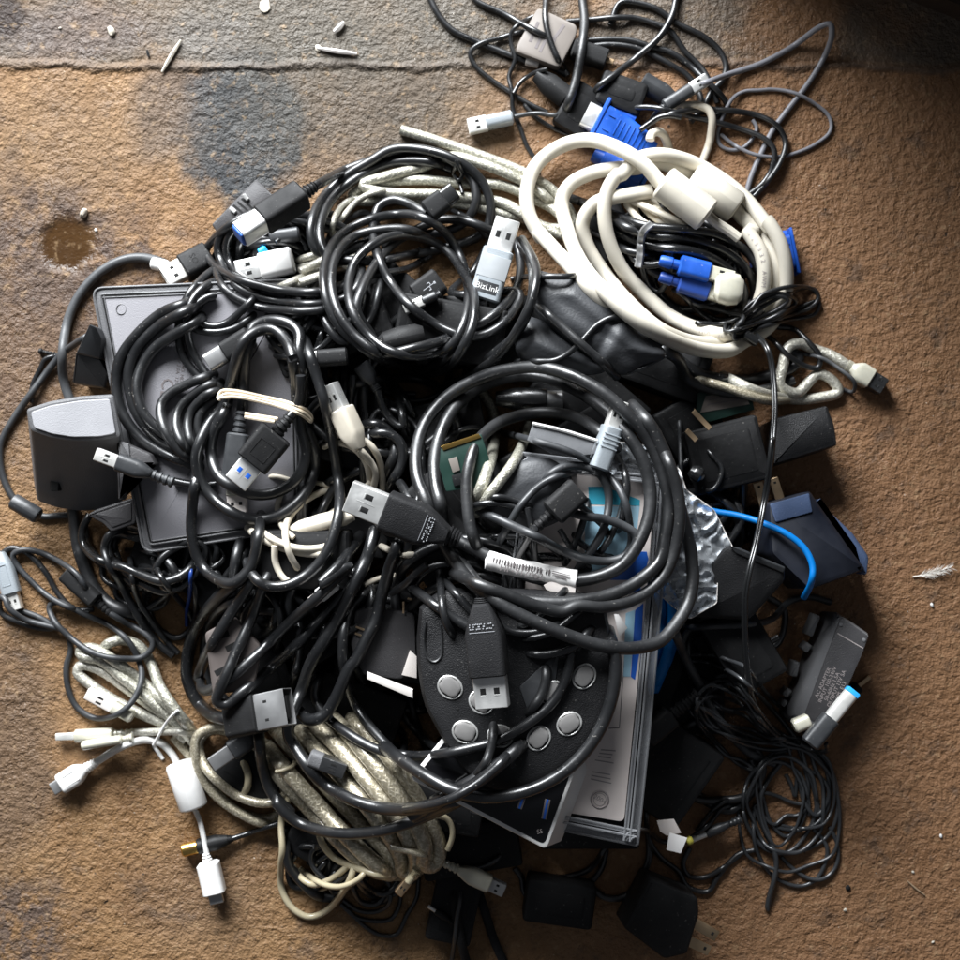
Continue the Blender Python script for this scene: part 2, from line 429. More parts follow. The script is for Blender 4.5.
def band(t, name, a, b, wd, zf, mat, parent, th=.25, up=.0):
    """thin printed or moulded strip from a to b on a face"""
    a = np.array(a, float); b = np.array(b, float); d = (b-a)/np.linalg.norm(b-a); n = np.array((-d[1], d[0]))*wd/2
    poly = [tuple(a+n), tuple(b+n), tuple(b-n), tuple(a-n)]
    z2 = lambda x, y: zf(x, y)+th*.5+up
    t.part(name, *slab_vf(poly, z2, th, bev=.04), mat, parent, smooth=0)
def strips(t, name, segs, wd, zf, mat, parent, th=.2):
    vf = []
    for a, b in segs:
        a = np.array(a, float); b = np.array(b, float); d = (b-a)/np.linalg.norm(b-a); n = np.array((-d[1], d[0]))*wd/2
        vf.append(slab_vf([tuple(a+n), tuple(b+n), tuple(b-n), tuple(a-n)], lambda x, y: zf(x, y)+th*.5, th, bev=.03))
    t.part(name, *merge(*vf), mat, parent, smooth=0)
def ell(c, rx, ry, ang=0, n=20):
    ca, sa = math.cos(math.radians(ang)), math.sin(math.radians(ang))
    return [(c[0]+rx*math.cos(a)*ca-ry*math.sin(a)*sa, c[1]+rx*math.cos(a)*sa+ry*math.sin(a)*ca) for a in [2*math.pi*i/n for i in range(n)]]
def xy(s): return [q[:2] for q in P(s)]

def sheet(poly, step):
    """flat sheet cut exactly to the outline, with a grid of vertices: returns 2D points and faces"""
    bm = bmesh.new(); vs = [bm.verts.new((x, y, 0)) for x, y in poly]; bm.faces.new(vs)
    xs = [p[0] for p in poly]; ys = [p[1] for p in poly]
    for ax, lo, hi in ((0, min(xs), max(xs)), (1, min(ys), max(ys))):
        c = lo+step*.6
        while c < hi:
            no = (1,0,0) if ax == 0 else (0,1,0); co = (c,0,0) if ax == 0 else (0,c,0)
            bmesh.ops.bisect_plane(bm, geom=bm.verts[:]+bm.edges[:]+bm.faces[:], plane_co=co, plane_no=no); c += step
    bmesh.ops.triangulate(bm, faces=[f for f in bm.faces if len(f.verts) > 4])
    bm.verts.index_update(); pts = [(v.co.x, v.co.y) for v in bm.verts]; fs = [tuple(v.index for v in f.verts) for f in bm.faces]; bm.free()
    return pts, fs
def close_sheet(v, f, v2):
    from collections import Counter
    n0 = len(v); ec = Counter()
    for q in f:
        for a, b in zip(q, q[1:]+q[:1]): ec[(a,b)] += 1
    out = list(f)+[tuple(reversed([i+n0 for i in q])) for q in f]
    for (a,b) in list(ec):
        if (b,a) not in ec: out.append((b, a, a+n0, b+n0))
    return v+v2, out
# ------------------------------------------------------------------ materials
M = {}
def mat(name, col, rough=.5, metal=0.0, spec=.5, coat=0, coatr=.1, trans=0, alpha=1, noise=0.0, nscale=60, bump=0, bscale=400, dust=0.0, ior=1.45, sss=0):
    m = bpy.data.materials.new(name); m.use_nodes = True; nt = m.node_tree; b = nt.nodes['Principled BSDF']; M[name] = m
    b.inputs['Base Color'].default_value = (*col, 1); b.inputs['Roughness'].default_value = rough; b.inputs['Metallic'].default_value = metal
    b.inputs['Specular IOR Level'].default_value = spec; b.inputs['Coat Weight'].default_value = coat; b.inputs['Coat Roughness'].default_value = coatr
    b.inputs['Transmission Weight'].default_value = trans; b.inputs['Alpha'].default_value = alpha; b.inputs['IOR'].default_value = ior
    if sss: b.inputs['Subsurface Weight'].default_value = sss; b.inputs['Subsurface Radius'].default_value = (.003,.0025,.002)
    L = nt.links.new; tc = nt.nodes.new('ShaderNodeTexCoord')
    if noise or dust:
        n = nt.nodes.new('ShaderNodeTexNoise'); n.inputs['Scale'].default_value = nscale; n.inputs['Detail'].default_value = 5; L(tc.outputs['Object'], n.inputs['Vector'])
        mp = nt.nodes.new('ShaderNodeMapRange'); mp.inputs[1].default_value = .3; mp.inputs[2].default_value = .7; mp.inputs[3].default_value = 1-noise; mp.inputs[4].default_value = 1+noise
        L(n.outputs['Fac'], mp.inputs[0])
        mx = nt.nodes.new('ShaderNodeMix'); mx.data_type = 'RGBA'; mx.blend_type = 'MULTIPLY'; mx.inputs['Factor'].default_value = 1
        mx.inputs[6].default_value = (*col, 1); L(mp.outputs[0], mx.inputs[7]); out = mx.outputs[2]
        if dust:       # grey dust specks and a faint film
            d = nt.nodes.new('ShaderNodeTexNoise'); d.inputs['Scale'].default_value = 900; d.inputs['Detail'].default_value = 2; L(tc.outputs['Object'], d.inputs['Vector'])
            r = nt.nodes.new('ShaderNodeMapRange'); r.inputs[1].default_value = .69; r.inputs[2].default_value = .74; r.inputs[3].default_value = 0; r.inputs[4].default_value = dust; L(d.outputs['Fac'], r.inputs[0])
            m2 = nt.nodes.new('ShaderNodeMix'); m2.data_type = 'RGBA'; L(r.outputs[0], m2.inputs['Factor']); L(out, m2.inputs[6]); m2.inputs[7].default_value = (.42,.4,.37,1); out = m2.outputs[2]
        L(out, b.inputs['Base Color'])
        rr = nt.nodes.new('ShaderNodeMapRange'); rr.inputs[1].default_value = .3; rr.inputs[2].default_value = .7; rr.inputs[3].default_value = rough*.8; rr.inputs[4].default_value = min(1, rough*1.55); L(n.outputs['Fac'], rr.inputs[0]); L(rr.outputs[0], b.inputs['Roughness'])
    if bump:
        n2 = nt.nodes.new('ShaderNodeTexNoise'); n2.inputs['Scale'].default_value = bscale; n2.inputs['Detail'].default_value = 3; L(tc.outputs['Object'], n2.inputs['Vector'])
        bp = nt.nodes.new('ShaderNodeBump'); bp.inputs['Strength'].default_value = bump; bp.inputs['Distance'].default_value = .0004; L(n2.outputs['Fac'], bp.inputs['Height']); L(bp.outputs[0], b.inputs['Normal'])
    return m
mat('plugblack', (.014,.014,.0145), .5, spec=.3, noise=.2, bump=.2, bscale=1800, dust=.2)
mat('casedark', (.010,.010,.0105), .5, spec=.25, noise=.3, bump=.3, dust=.12)
mat('wire', (.035,.037,.040), .24, spec=1.0, noise=.2, bump=.1)
mat('black', (.012,.0125,.0135), .28, spec=1.0, noise=.25, bump=.25, bscale=260, dust=.4)
mat('blackmat', (.014,.0145,.0155), .36, spec=1.0, noise=.3, bump=.3, dust=.3)
mat('blackgloss', (.010,.0105,.011), .24, spec=1.0, noise=.2, bump=.15, bscale=150, dust=.08)
mat('blackshell', (.014,.014,.015), .48, spec=.3, noise=.2, bump=.5, bscale=2200, dust=.12)
mat('charcoal', (.032,.034,.037), .40, spec=.8, noise=.2, bump=.2, dust=.15)
mat('greycord', (.075,.078,.082), .42, noise=.2, bump=.25, dust=.1)
mat('lightgreycord', (.2,.2,.22), .35, noise=.15, bump=.2)
mat('cream', (.60,.56,.475), .40, noise=.16, nscale=26, bump=.15, bscale=180, dust=.5, sss=.03)
mat('creamthin', (.70,.64,.53), .36, noise=.08, bump=.1, sss=.05)
mat('white', (.78,.77,.75), .35, noise=.05, bump=.1, sss=.05)
mat('pinkwhite', (.74,.68,.64), .4, noise=.05, sss=.05)
mat('beige', (.46,.40,.27), .3, noise=.15, nscale=90, coat=.4, sss=.1)
mat('rubberband', (.66,.56,.42), .6, noise=.15, nscale=200)
mat('metal', (.80,.80,.78), .32, .7, noise=.12, nscale=120, bump=.1, bscale=500)
mat('paintmetal', (.62,.60,.56), .38, .7, noise=.1, bump=.1)
mat('darkmetal', (.42,.42,.42), .36, .8, noise=.1)
mat('gold', (.86,.55,.16), .25, 1.0)
mat('brass', (.62,.45,.28), .35, 1.0, noise=.15)
mat('brightmetal', (.86,.85,.81), .33, .55, noise=.08, nscale=120, bump=.1, bscale=500)
mat('void', (.004,.004,.004), .8)
mat('glint', (.38,.39,.41), .35)
mat('blueinsert', (.02,.12,.55), .4)
mat('bluetip', (.03,.38,.85), .4)
mat('vgablue', (.012,.085,.44), .38, noise=.3, nscale=110, dust=.35, bump=.1)
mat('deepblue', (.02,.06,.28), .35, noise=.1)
mat('ethernet', (.0,.16,.50), .4, noise=.1)
mat('navyshade', (.006,.008,.015), .5, noise=.2)  # the charger's navy, darkened for its unlit face
mat('navy', (.05,.075,.14), .42, noise=.2, nscale=40, bump=.3, bscale=1800, dust=.15)  # the same navy, lightened for the faces the light falls on
mat('greyplastic', (.135,.135,.14), .42, noise=.08, bump=.5, bscale=2500, dust=.12)
mat('panelgrey', (.215,.21,.225), .5, noise=.06, nscale=25, bump=.4, bscale=2600, dust=.2)
mat('darkplastic', (.05,.048,.05), .4, noise=.15, bump=.4, bscale=2200, dust=.12)
mat('paleplug', (.40,.44,.47), .3, .25, noise=.05, bump=.2, bscale=2000)
mat('brushed', (.60,.63,.65), .3, .5, noise=.04)
mat('dullwhite', (.70,.66,.62), .55, noise=.05)
mat('card', (.78,.70,.66), .45, noise=.04, nscale=20)
mat('print', (.16,.14,.14), .6)
mat('printfaint', (.35,.31,.3), .6)
mat('cyanprint', (.05,.42,.58), .35)
mat('paleblue', (.38,.62,.76), .35)
mat('blueprint', (.02,.12,.55), .3)
mat('labelbeige', (.20,.175,.155), .5, noise=.1)
mat('whitepaper', (.82,.80,.78), .6, noise=.05)
mat('pcb', (.010,.034,.026), .4, noise=.3)
mat('pebble', (.45,.40,.33), .7, noise=.3, nscale=300)
mat('palechip', (.62,.57,.48), .7, noise=.2, nscale=300)
mat('dullbrown', (.11,.092,.085), .45, noise=.2)
mat('blockerbrown', (.045,.028,.018), .6, noise=.3)
mat('feather', (.8,.76,.7), .6)
mat('straw', (.35,.25,.16), .7)
mat('panellit', (.42,.42,.44), .45, noise=.06, bump=.3, bscale=2500, dust=.15)  # stand's grey made paler to carry the light on its top
mat('silverbutton', (.27,.262,.255), .33, .25, noise=.1, coat=.6, coatr=.15, bump=.15)
mat('leather', (.040,.042,.046), .46, spec=.6, noise=.2, nscale=30, bump=.35, bscale=900)
mat('rubber', (.012,.012,.013), .46, spec=.4, noise=.25, bump=.7, bscale=2500, dust=.18)
mat('hubblack', (.006,.006,.007), .12)
mat('yellow', (.8,.72,.12), .4)
mat('cloth', (.010,.010,.011), .9, noise=.4, bump=1, bscale=1500)
def clear(name, col, rough, alpha):
    m = mat(name, col, rough, trans=.0, spec=.6, coat=(0 if name == 'bag' else 1), coatr=.04); nt = m.node_tree; b = nt.nodes['Principled BSDF']
    fr = nt.nodes.new('ShaderNodeLayerWeight'); fr.inputs[0].default_value = .35
    tc = nt.nodes.new('ShaderNodeTexCoord'); n = nt.nodes.new('ShaderNodeTexNoise'); n.inputs['Scale'].default_value = 70; n.inputs['Detail'].default_value = 6; nt.links.new(tc.outputs['Object'], n.inputs['Vector'])
    ad = nt.nodes.new('ShaderNodeMath'); ad.operation = 'MULTIPLY_ADD'; nt.links.new(n.outputs['Fac'], ad.inputs[0]); ad.inputs[1].default_value = .45; ad.inputs[2].default_value = alpha-.22
    a2 = nt.nodes.new('ShaderNodeMath'); a2.use_clamp = True; nt.links.new(fr.outputs['Fresnel'], a2.inputs[0]); nt.links.new(ad.outputs[0], a2.inputs[1]); nt.links.new(a2.outputs[0], b.inputs['Alpha'])
    bp = nt.nodes.new('ShaderNodeBump'); bp.inputs['Strength'].default_value = .3; bp.inputs['Distance'].default_value = .001; nt.links.new(n.outputs['Fac'], bp.inputs['Height']); nt.links.new(bp.outputs[0], b.inputs['Normal'])
clear('bag', (.78,.82,.86), .42, .18)
clear('blister', (.45,.46,.48), .1, .35)
mat('clearplug', (.58,.56,.46), .18, coat=1, coatr=.05, noise=.12, nscale=150, sss=.15)
def braid(name, ca, cb, ku=9.0):
    m = bpy.data.materials.new(name); m.use_nodes = True; nt = m.node_tree; b = nt.nodes['Principled BSDF']; M[name] = m; L = nt.links.new
    uv = nt.nodes.new('ShaderNodeUVMap'); sp = nt.nodes.new('ShaderNodeSeparateXYZ'); L(uv.outputs[0], sp.inputs[0])
    def streak(sx, sy):      # long fine wire strands laid at a slant round the cable
        mp = nt.nodes.new('ShaderNodeMapping'); L(uv.outputs[0], mp.inputs['Vector']); mp.inputs['Rotation'].default_value = (0,0,sx); mp.inputs['Scale'].default_value = (1,1,1)
        m2 = nt.nodes.new('ShaderNodeMapping'); L(mp.outputs[0], m2.inputs['Vector']); m2.inputs['Scale'].default_value = (4.5, sy, 1)
        n = nt.nodes.new('ShaderNodeTexNoise'); n.inputs['Scale'].default_value = 2.0; n.inputs['Detail'].default_value = 3; L(m2.outputs[0], n.inputs['Vector']); return n.outputs['Fac']
    q = nt.nodes.new('ShaderNodeMath'); q.operation = 'MAXIMUM'; L(streak(.75, ku*1.0), q.inputs[0]); L(streak(-.75, ku*1.0), q.inputs[1])
    mx = nt.nodes.new('ShaderNodeMapRange'); L(q.outputs[0], mx.inputs[0]); mx.inputs[1].default_value = .50; mx.inputs[2].default_value = .66
    c = nt.nodes.new('ShaderNodeMix'); c.data_type = 'RGBA'; L(mx.outputs[0], c.inputs['Factor']); c.inputs[6].default_value = (*ca,1); c.inputs[7].default_value = (*cb,1); L(c.outputs[2], b.inputs['Base Color'])
    b.inputs['Metallic'].default_value = .45; b.inputs['Roughness'].default_value = .42; b.inputs['Coat Weight'].default_value = 1; b.inputs['Coat Roughness'].default_value = .12
    bp = nt.nodes.new('ShaderNodeBump'); bp.inputs['Strength'].default_value = .35; bp.inputs['Distance'].default_value = .0005; L(mx.outputs[0], bp.inputs['Height']); L(bp.outputs[0], b.inputs['Normal'])
braid('braid', (.34,.33,.27), (.68,.66,.56))
braid('braidwarm', (.33,.29,.205), (.63,.57,.44))
braid('braidpale', (.48,.46,.39), (.74,.72,.63))

def ground_mat():
    m = bpy.data.materials.new('painted_concrete'); m.use_nodes = True; nt = m.node_tree; b = nt.nodes['Principled BSDF']; M['ground'] = m; L = nt.links.new
    tc = nt.nodes.new('ShaderNodeTexCoord'); pos = tc.outputs['Object']
    def noise(s, det=5, rough=.55, dist=0, vec=None):
        n = nt.nodes.new('ShaderNodeTexNoise'); n.inputs['Scale'].default_value = s; n.inputs['Detail'].default_value = det; n.inputs['Roughness'].default_value = rough; n.inputs['Distortion'].default_value = dist
        L(vec or pos, n.inputs['Vector']); return n.outputs['Fac']
    def rng(x, a, c, lo=0, hi=1, smooth=True):
        r = nt.nodes.new('ShaderNodeMapRange'); r.interpolation_type = 'SMOOTHSTEP' if smooth else 'LINEAR'; L(x, r.inputs[0]); r.inputs[1].default_value = a; r.inputs[2].default_value = c; r.inputs[3].default_value = lo; r.inputs[4].default_value = hi; return r.outputs[0]
    def ma(op, a, c=None):
        q = nt.nodes.new('ShaderNodeMath'); q.operation = op
        for i, z in ((0,a),(1,c)):
            if z is None: continue
            if isinstance(z, (int,float)): q.inputs[i].default_value = z
            else: L(z, q.inputs[i])
        return q.outputs[0]
    def mix(f, a, c, mode='MIX'):
        q = nt.nodes.new('ShaderNodeMix'); q.data_type = 'RGBA'; q.blend_type = mode
        for i, z in (('Factor',f),(6,a),(7,c)):
            if isinstance(z, tuple): q.inputs[i].default_value = (*z,1)
            elif isinstance(z, (int,float)): q.inputs[i].default_value = z
            else: L(z, q.inputs[i])
        return q.outputs[2]
    sp = nt.nodes.new('ShaderNodeSeparateXYZ'); L(pos, sp.inputs[0]); X, Y = sp.outputs[0], sp.outputs[1]
    def blob(px, py, rx, ry, soft=.5, wob=.5, ns=40):
        x0 = (px-480)/2400; y0 = -(py-480)/2400
        dx = ma('DIVIDE', ma('SUBTRACT', X, x0), rx/2400); dy = ma('DIVIDE', ma('SUBTRACT', Y, y0), ry/2400)
        d = ma('SQRT', ma('ADD', ma('MULTIPLY', dx, dx), ma('MULTIPLY', dy, dy)))
        d = ma('ADD', d, ma('MULTIPLY', ma('SUBTRACT', noise(ns, 6), .5), wob*2))
        return rng(d, 1-soft, 1+soft, 1, 0)
    big = rng(noise(9, 6, .6), .35, .68); mid = rng(noise(45, 6, .62), .38, .66); fine = rng(noise(420, 4, .6), .3, .7)
    c = mix(big, (.245,.140,.064), (.170,.090,.040)); c = mix(ma('MULTIPLY', mid, .55), c, (.33,.195,.092))
    # right side of the floor is a redder brown
    redd = rng(ma('ADD', X, ma('MULTIPLY', ma('SUBTRACT', noise(12), .5), .08)), -.02, .10); c = mix(ma('MULTIPLY', redd, .75), c, (.265,.138,.070))
    c = mix(ma('MULTIPLY', rng(noise(75, 6, .7), .52, .68), .6), c, (.085,.058,.042))
    # worn grey strip beyond the seam
    wY = ma('ADD', Y, ma('MULTIPLY', ma('SUBTRACT', noise(30, 5), .5), .012))
    seamy = (480-66)/2400
    beyond = rng(wY, seamy-.002, seamy+.004); c = mix(ma('MULTIPLY', ma('MULTIPLY', beyond, rng(noise(18, 6), .3, .55)), .88), c, (.105,.09,.072))
    # stains
    c = mix(ma('MULTIPLY', ma('MULTIPLY', blob(245,130,66,76,.22,.5,75), rng(noise(130,6,.7), .25, .5, .55, 1)), .95), c, (.030,.038,.045))
    c = mix(ma('MULTIPLY', blob(165,110,36,52,.4,.6,75), .7), c, (.075,.062,.055))
    c = mix(ma('MULTIPLY', blob(370,100,130,85,.6,.6,30), .8), c, (.07,.064,.054))
    c = mix(ma('MULTIPLY', blob(340,20,170,50,.6,.6,30), .7), c, (.12,.105,.085))
    c = mix(ma('MULTIPLY', blob(50,150,110,70,.7,.6,30), .45), c, (.15,.10,.06))
    c = mix(ma('MULTIPLY', blob(70,30,75,30,.5,.6,30), .75), c, (.11,.085,.075))
    c = mix(ma('MULTIPLY', blob(0,15,26,20,.3,.4,40), .9), c, (.03,.02,.017))
    c = mix(ma('MULTIPLY', blob(205,40,45,26,.5,.6,60), .6), c, (.14,.125,.11))
    g = ma('MULTIPLY', blob(52,262,105,72,.45,.75,55), rng(noise(95, 6, .7), .34, .56)); c = mix(ma('MULTIPLY', g, .92), c, (.072,.05,.042))
    c = mix(ma('MULTIPLY', blob(15,330,75,130,.6,.9,45), .75), c, (.10,.065,.045))
    wet = blob(68,245,27,26,.3,.45,60); c = mix(ma('MULTIPLY', wet, .92), c, (.050,.024,.008))
    c = mix(ma('MULTIPLY', ma('MULTIPLY', blob(12,935,60,50,.4,.8,50), rng(noise(120, 6, .7), .4, .56)), .85), c, (.09,.065,.055))
    c = mix(ma('MULTIPLY', blob(12,760,45,110,.6,.9,50), .7), c, (.11,.075,.052))
    c = mix(ma('MULTIPLY', blob(205,900,60,50,.6,.6,30), .3), c, (.17,.12,.085))
    # pitted texture
    vo = nt.nodes.new('ShaderNodeTexVoronoi'); vo.feature = 'SMOOTH_F1'; vo.inputs['Scale'].default_value = 300; vo.inputs['Smoothness'].default_value = .6
    wv = nt.nodes.new('ShaderNodeMix'); wv.data_type = 'VECTOR'; n3 = nt.nodes.new('ShaderNodeTexNoise'); n3.inputs['Scale'].default_value = 160; L(pos, n3.inputs['Vector'])
    va = nt.nodes.new('ShaderNodeVectorMath'); va.operation = 'MULTIPLY_ADD'; L(n3.outputs['Color'], va.inputs[0]); va.inputs[1].default_value = (.0022,.0022,0); L(pos, va.inputs[2]); L(va.outputs[0], vo.inputs['Vector'])
    orange = ma('ADD', ma('MULTIPLY', noise(470, 3.5, .6, 0, va.outputs[0]), .85), ma('MULTIPLY', vo.outputs['Distance'], .42))
    c = mix(ma('MULTIPLY', rng(noise(520, 3), .36, .28, 0, 1), .5), c, (.09,.05,.03))
    c = mix(ma('MULTIPLY', rng(noise(240, 4), .56, .72, 0, 1), .3), c, (.50,.34,.19))
    c = mix(ma('MULTIPLY', rng(noise(760, 2, .5), .735, .765, 0, 1), .8), c, (.55,.50,.43))
    c = mix(ma('MULTIPLY', rng(noise(260, 2, .5), .74, .77, 0, 1), .85), c, (.025,.02,.016))
    L(c, b.inputs['Base Color'])
    seam = ma('ABSOLUTE', ma('SUBTRACT', wY, seamy)); ridge = rng(seam, .0, .0028, 1, 0)
    c2 = mix(ma('MULTIPLY', ridge, .55), c, (.11,.09,.075)); L(c2, b.inputs['Base Color'])
    rough = rng(noise(60, 5), .3, .7, .38, .68); rough = ma('SUBTRACT', rough, ma('MULTIPLY', wet, .35)); rough = ma('SUBTRACT', rough, ma('MULTIPLY', beyond, .10)); L(rough, b.inputs['Roughness'])
    b.inputs['Specular IOR Level'].default_value = .3
    h = ma('ADD', ma('MULTIPLY', orange, 1.0), ma('MULTIPLY', noise(1000, 3), .34)); h = ma('ADD', h, ma('MULTIPLY', noise(110, 3), .7)); h = ma('ADD', h, ma('MULTIPLY', ridge, .8)); h = ma('ADD', h, ma('MULTIPLY', beyond, .5))
    h = ma('MULTIPLY', h, ma('SUBTRACT', 1, ma('MULTIPLY', wet, .75)))
    bp = nt.nodes.new('ShaderNodeBump'); bp.inputs['Strength'].default_value = .95; bp.inputs['Distance'].default_value = .0016; L(h, bp.inputs['Height']); L(bp.outputs[0], b.inputs['Normal'])
ground_mat()
g = Thing('ground', 'brown textured concrete floor with grey and rusty stains under the pile', 'floor', kind='structure')
g.part('ground', [(-1500,-1500,0),(1500,-1500,0),(1500,1500,0),(-1500,1500,0)], [(0,1,2,3)], 'ground', smooth=0)
gr = g.done(); gr.name = 'ground'; gr.location = (0,0,0)

# ------------------------------------------------------------------ camera and light
cam = bpy.data.cameras.new('camera'); co = bpy.data.objects.new('camera', cam); COL.objects.link(co); SC.camera = co
co.location = (0,0,CAMH/1000); cam.sensor_width = 36; cam.sensor_fit = 'HORIZONTAL'; cam.lens = 36*(CAMH/1000)/0.4; cam.clip_start = .02; cam.clip_end = 20
cam.dof.use_dof = True; cam.dof.focus_distance = .53; cam.dof.aperture_fstop = 20
w = bpy.data.worlds.new('World'); SC.world = w; w.use_nodes = True
w.node_tree.nodes['Background'].inputs[0].default_value = (.85,.9,1,1); w.node_tree.nodes['Background'].inputs[1].default_value = .085
def area(name, loc, target, sx, sy, e, col, spread=180):
    l = bpy.data.lights.new(name, 'AREA'); l.shape = 'RECTANGLE'; l.size = sx; l.size_y = sy; l.energy = e; l.color = col; l.spread = math.radians(spread)
    o = bpy.data.objects.new(name, l); COL.objects.link(o); o.location = loc
    o.rotation_euler = (Vector(target)-Vector(loc)).to_track_quat('-Z', 'Y').to_euler(); return o
area('doorway_light', (-.36,1.0,.58), (-.0,.0,0), .9, .6, 20, (.94,.97,1.0), 95)
SC.view_settings.view_transform = 'Standard'; SC.view_settings.look = 'None'; SC.view_settings.gamma = 1; SC.view_settings.exposure = 0
SC.cycles.max_bounces = 8; SC.cycles.transparent_max_bounces = 12
# dark block added just beyond the top right corner to shade that floor
t = Thing('shade_blocker','dark brown block added at the top right corner to shade the floor','shade blocker')
a_ = Vector((72,250,0)); b_ = Vector((420,112,0)); n_ = Vector((180,455,0)).normalized()*60
def blockerbox(a, b, n, z0, z1): 
    q = [a, b, b+n, a+n]; v = [Vector((p.x,p.y,z0)) for p in q]+[Vector((p.x,p.y,z1)) for p in q]
    return v, [(0,1,2,3),(4,5,6,7),(0,1,5,4),(1,2,6,5),(2,3,7,6),(3,0,4,7)]
t.part('blocker_body', *blockerbox(a_, b_, n_, 0, 520), 'blockerbrown'); t.part('blocker_foot', *blockerbox(a_-n_*.12, b_-n_*.12, n_*.1, 0, 14), 'blockerbrown', 0); t.done()
# ================================================================== the floor's litter
def pebble(px, py, r, name, label, cat, m, fl=.6, grp=None):
    t = Thing(name, label, cat, grp); bm = bmesh.new(); bmesh.ops.create_icosphere(bm, subdivisions=2, radius=1)
    rr = random.Random(int(px*7+py)); k = mmpx(0); ax = (r*k, r*k*rr.uniform(.6,.9), r*k*fl); a = rr.uniform(0,3)
    c = W(px, py, ax[2]*.8); v = []
    for q in bm.verts:
        s = 1+rr.uniform(-.16,.16); x, y, z = q.co.x*ax[0]*s, q.co.y*ax[1]*s, q.co.z*ax[2]*s
        v.append((c.x+x*math.cos(a)-y*math.sin(a), c.y+x*math.sin(a)+y*math.cos(a), c.z+z))
    t.part('pebble', v, [tuple(w.index for w in f.verts) for f in bm.faces], m); bm.free(); t.done()
def stick(name, label, cat, m, path, w, grp=None):
    p = spline(P(path), 3); r = w/2*mmpx(0); t = Thing(name, label, cat, grp)
    v, f, uv = tube([W(a, b, r*.9+.1) for a, b, _ in p], [r*(.4+.6*math.sin(math.pi*(i+.5)/len(p))) for i in range(len(p))], 6); t.part(name, v, f, m, uv=uv); t.done()
pebble(84,213,5.5,'pebble','pale rounded pebble at the edge of the wet brown stain','pebble','pebble',.7)
pebble(111,31,5,'pebble','angular pale stone chip on the worn grey floor near the upper left','pebble','palechip',.5)
pebble(265,6,7,'paint_flake','yellowish flake on the floor beside the top edge','flake','palechip',.2)
pebble(318,48,4,'pebble','small pale chip lying on the seam left of the short white stick','pebble','palechip',.4)
pebble(932,605,2.4,'pebble','tiny white crumb on the brown floor below the feather','crumb','white',.6)
pebble(941,836,2.2,'pebble','tiny bright crumb on the floor at the right edge','crumb','white',.6)
pebble(913,872,1.6,'pebble','tiny bright grit on the floor at the lower right','crumb','palechip',.6)
pebble(845,910,1.8,'pebble','tiny bright grit below the coil of thin wires','crumb','palechip',.6)
pebble(933,942,1.6,'pebble','tiny bright grit in the lower right corner','crumb','palechip',.6)
pebble(96,230,1.8,'pebble','tiny white grit in the wet brown stain','crumb','white',.6)
pebble(60,28,1.6,'pebble','tiny pale grit among the dark stains at upper left','crumb','palechip',.6)
pebble(848,888,3,'pebble','small dark stone below the coil of thin wires','pebble','cloth',.5)
stick('wood_splinter','pale broad splinter lying across the floor seam','splinter','palechip','F 162,72 170,58 181,40',4.5)
stick('wood_stick','short whitish stick lying on the floor seam','stick','dullwhite','F 317,48 335,51 357,54',5)
stick('wood_stick','small slanted white stick near the top edge of the floor','stick','dullwhite','F 334,32 339,28 344,22',6)
stick('twig','thin brown twig on the floor at the lower right','twig','straw','T4 730,615 770,650 808,678',2)
stick('twig','short dark twig beside the pale splinter','twig','cloth','F 147,50 149,57',3)
t = Thing('feather','small white downy feather on the brown floor to the right','feather')
sh = tube([W(913,577,.6), W(925,575,1), W(940,571,1.5), W(950,567,2)], [.35,.3,.2,.1], 5); t.part('quill', sh[0], sh[1], 'feather', uv=sh[2])
v = []; f = []; rr = random.Random(2)
for i in range(90):
    s = rr.uniform(.1,1); x0 = 915+35*s; y0 = 577-9*s; sd = rr.choice((-1,1)); a = math.radians(-14+sd*rr.uniform(8,34)); L = rr.uniform(6,15)*(1-.4*s)
    pts = [W(x0+L*q*math.cos(a), y0+L*q*math.sin(a)+sd*q*q, .8+2*q*rr.uniform(.4,1)) for q in (0,.5,1)]
    o = len(v); 
    for q, p in enumerate(pts): wd = .16*(1-q*.4); v += [(p.x, p.y-wd, p.z), (p.x, p.y+wd, p.z)]
    f += [(o,o+1,o+3,o+2),(o+2,o+3,o+5,o+4)]
t.part('barbs', v, f, 'feather'); t.done()

# ================================================================== buried bulk: dark chargers and cords that carry the pile
FG = 'dark chargers buried in the pile'
def brick(cx, cy, L, Wd, ang, th, label, mat_='casedark', grp=FG, name='power_adapter', cat='charger', prong=False, q=70, tilt=(0,0), shift=(0,0)):
    ca, sa = math.cos(math.radians(ang)), math.sin(math.radians(ang))
    poly = rnd([(cx+a*L/2*ca-b*Wd/2*sa, cy+a*L/2*sa+b*Wd/2*ca) for a, b in ((-1,-1),(1,-1),(1,1),(-1,1))], 5)
    zf = plane(poly, th, tilt, q); t = Thing(name, label, cat, grp)
    b = slab(t, 'case', poly, th, mat_, zf, shift, 1.6)
    in_ = rnd([(cx+a*(L/2-11)*ca-bb*(Wd/2-11)*sa, cy+a*(L/2-11)*sa+bb*(Wd/2-11)*ca) for a, bb in ((-1,-1),(1,-1),(1,1),(-1,1))], 3)
    t.part('label_plate', *slab_vf(in_, lambda x, y: zf(x, y)+.15, .3, bev=.1), 'casedark', b)
    t.done(); return zf
lab = 'plain black power adapter buried deep in the dark of the cable pile'
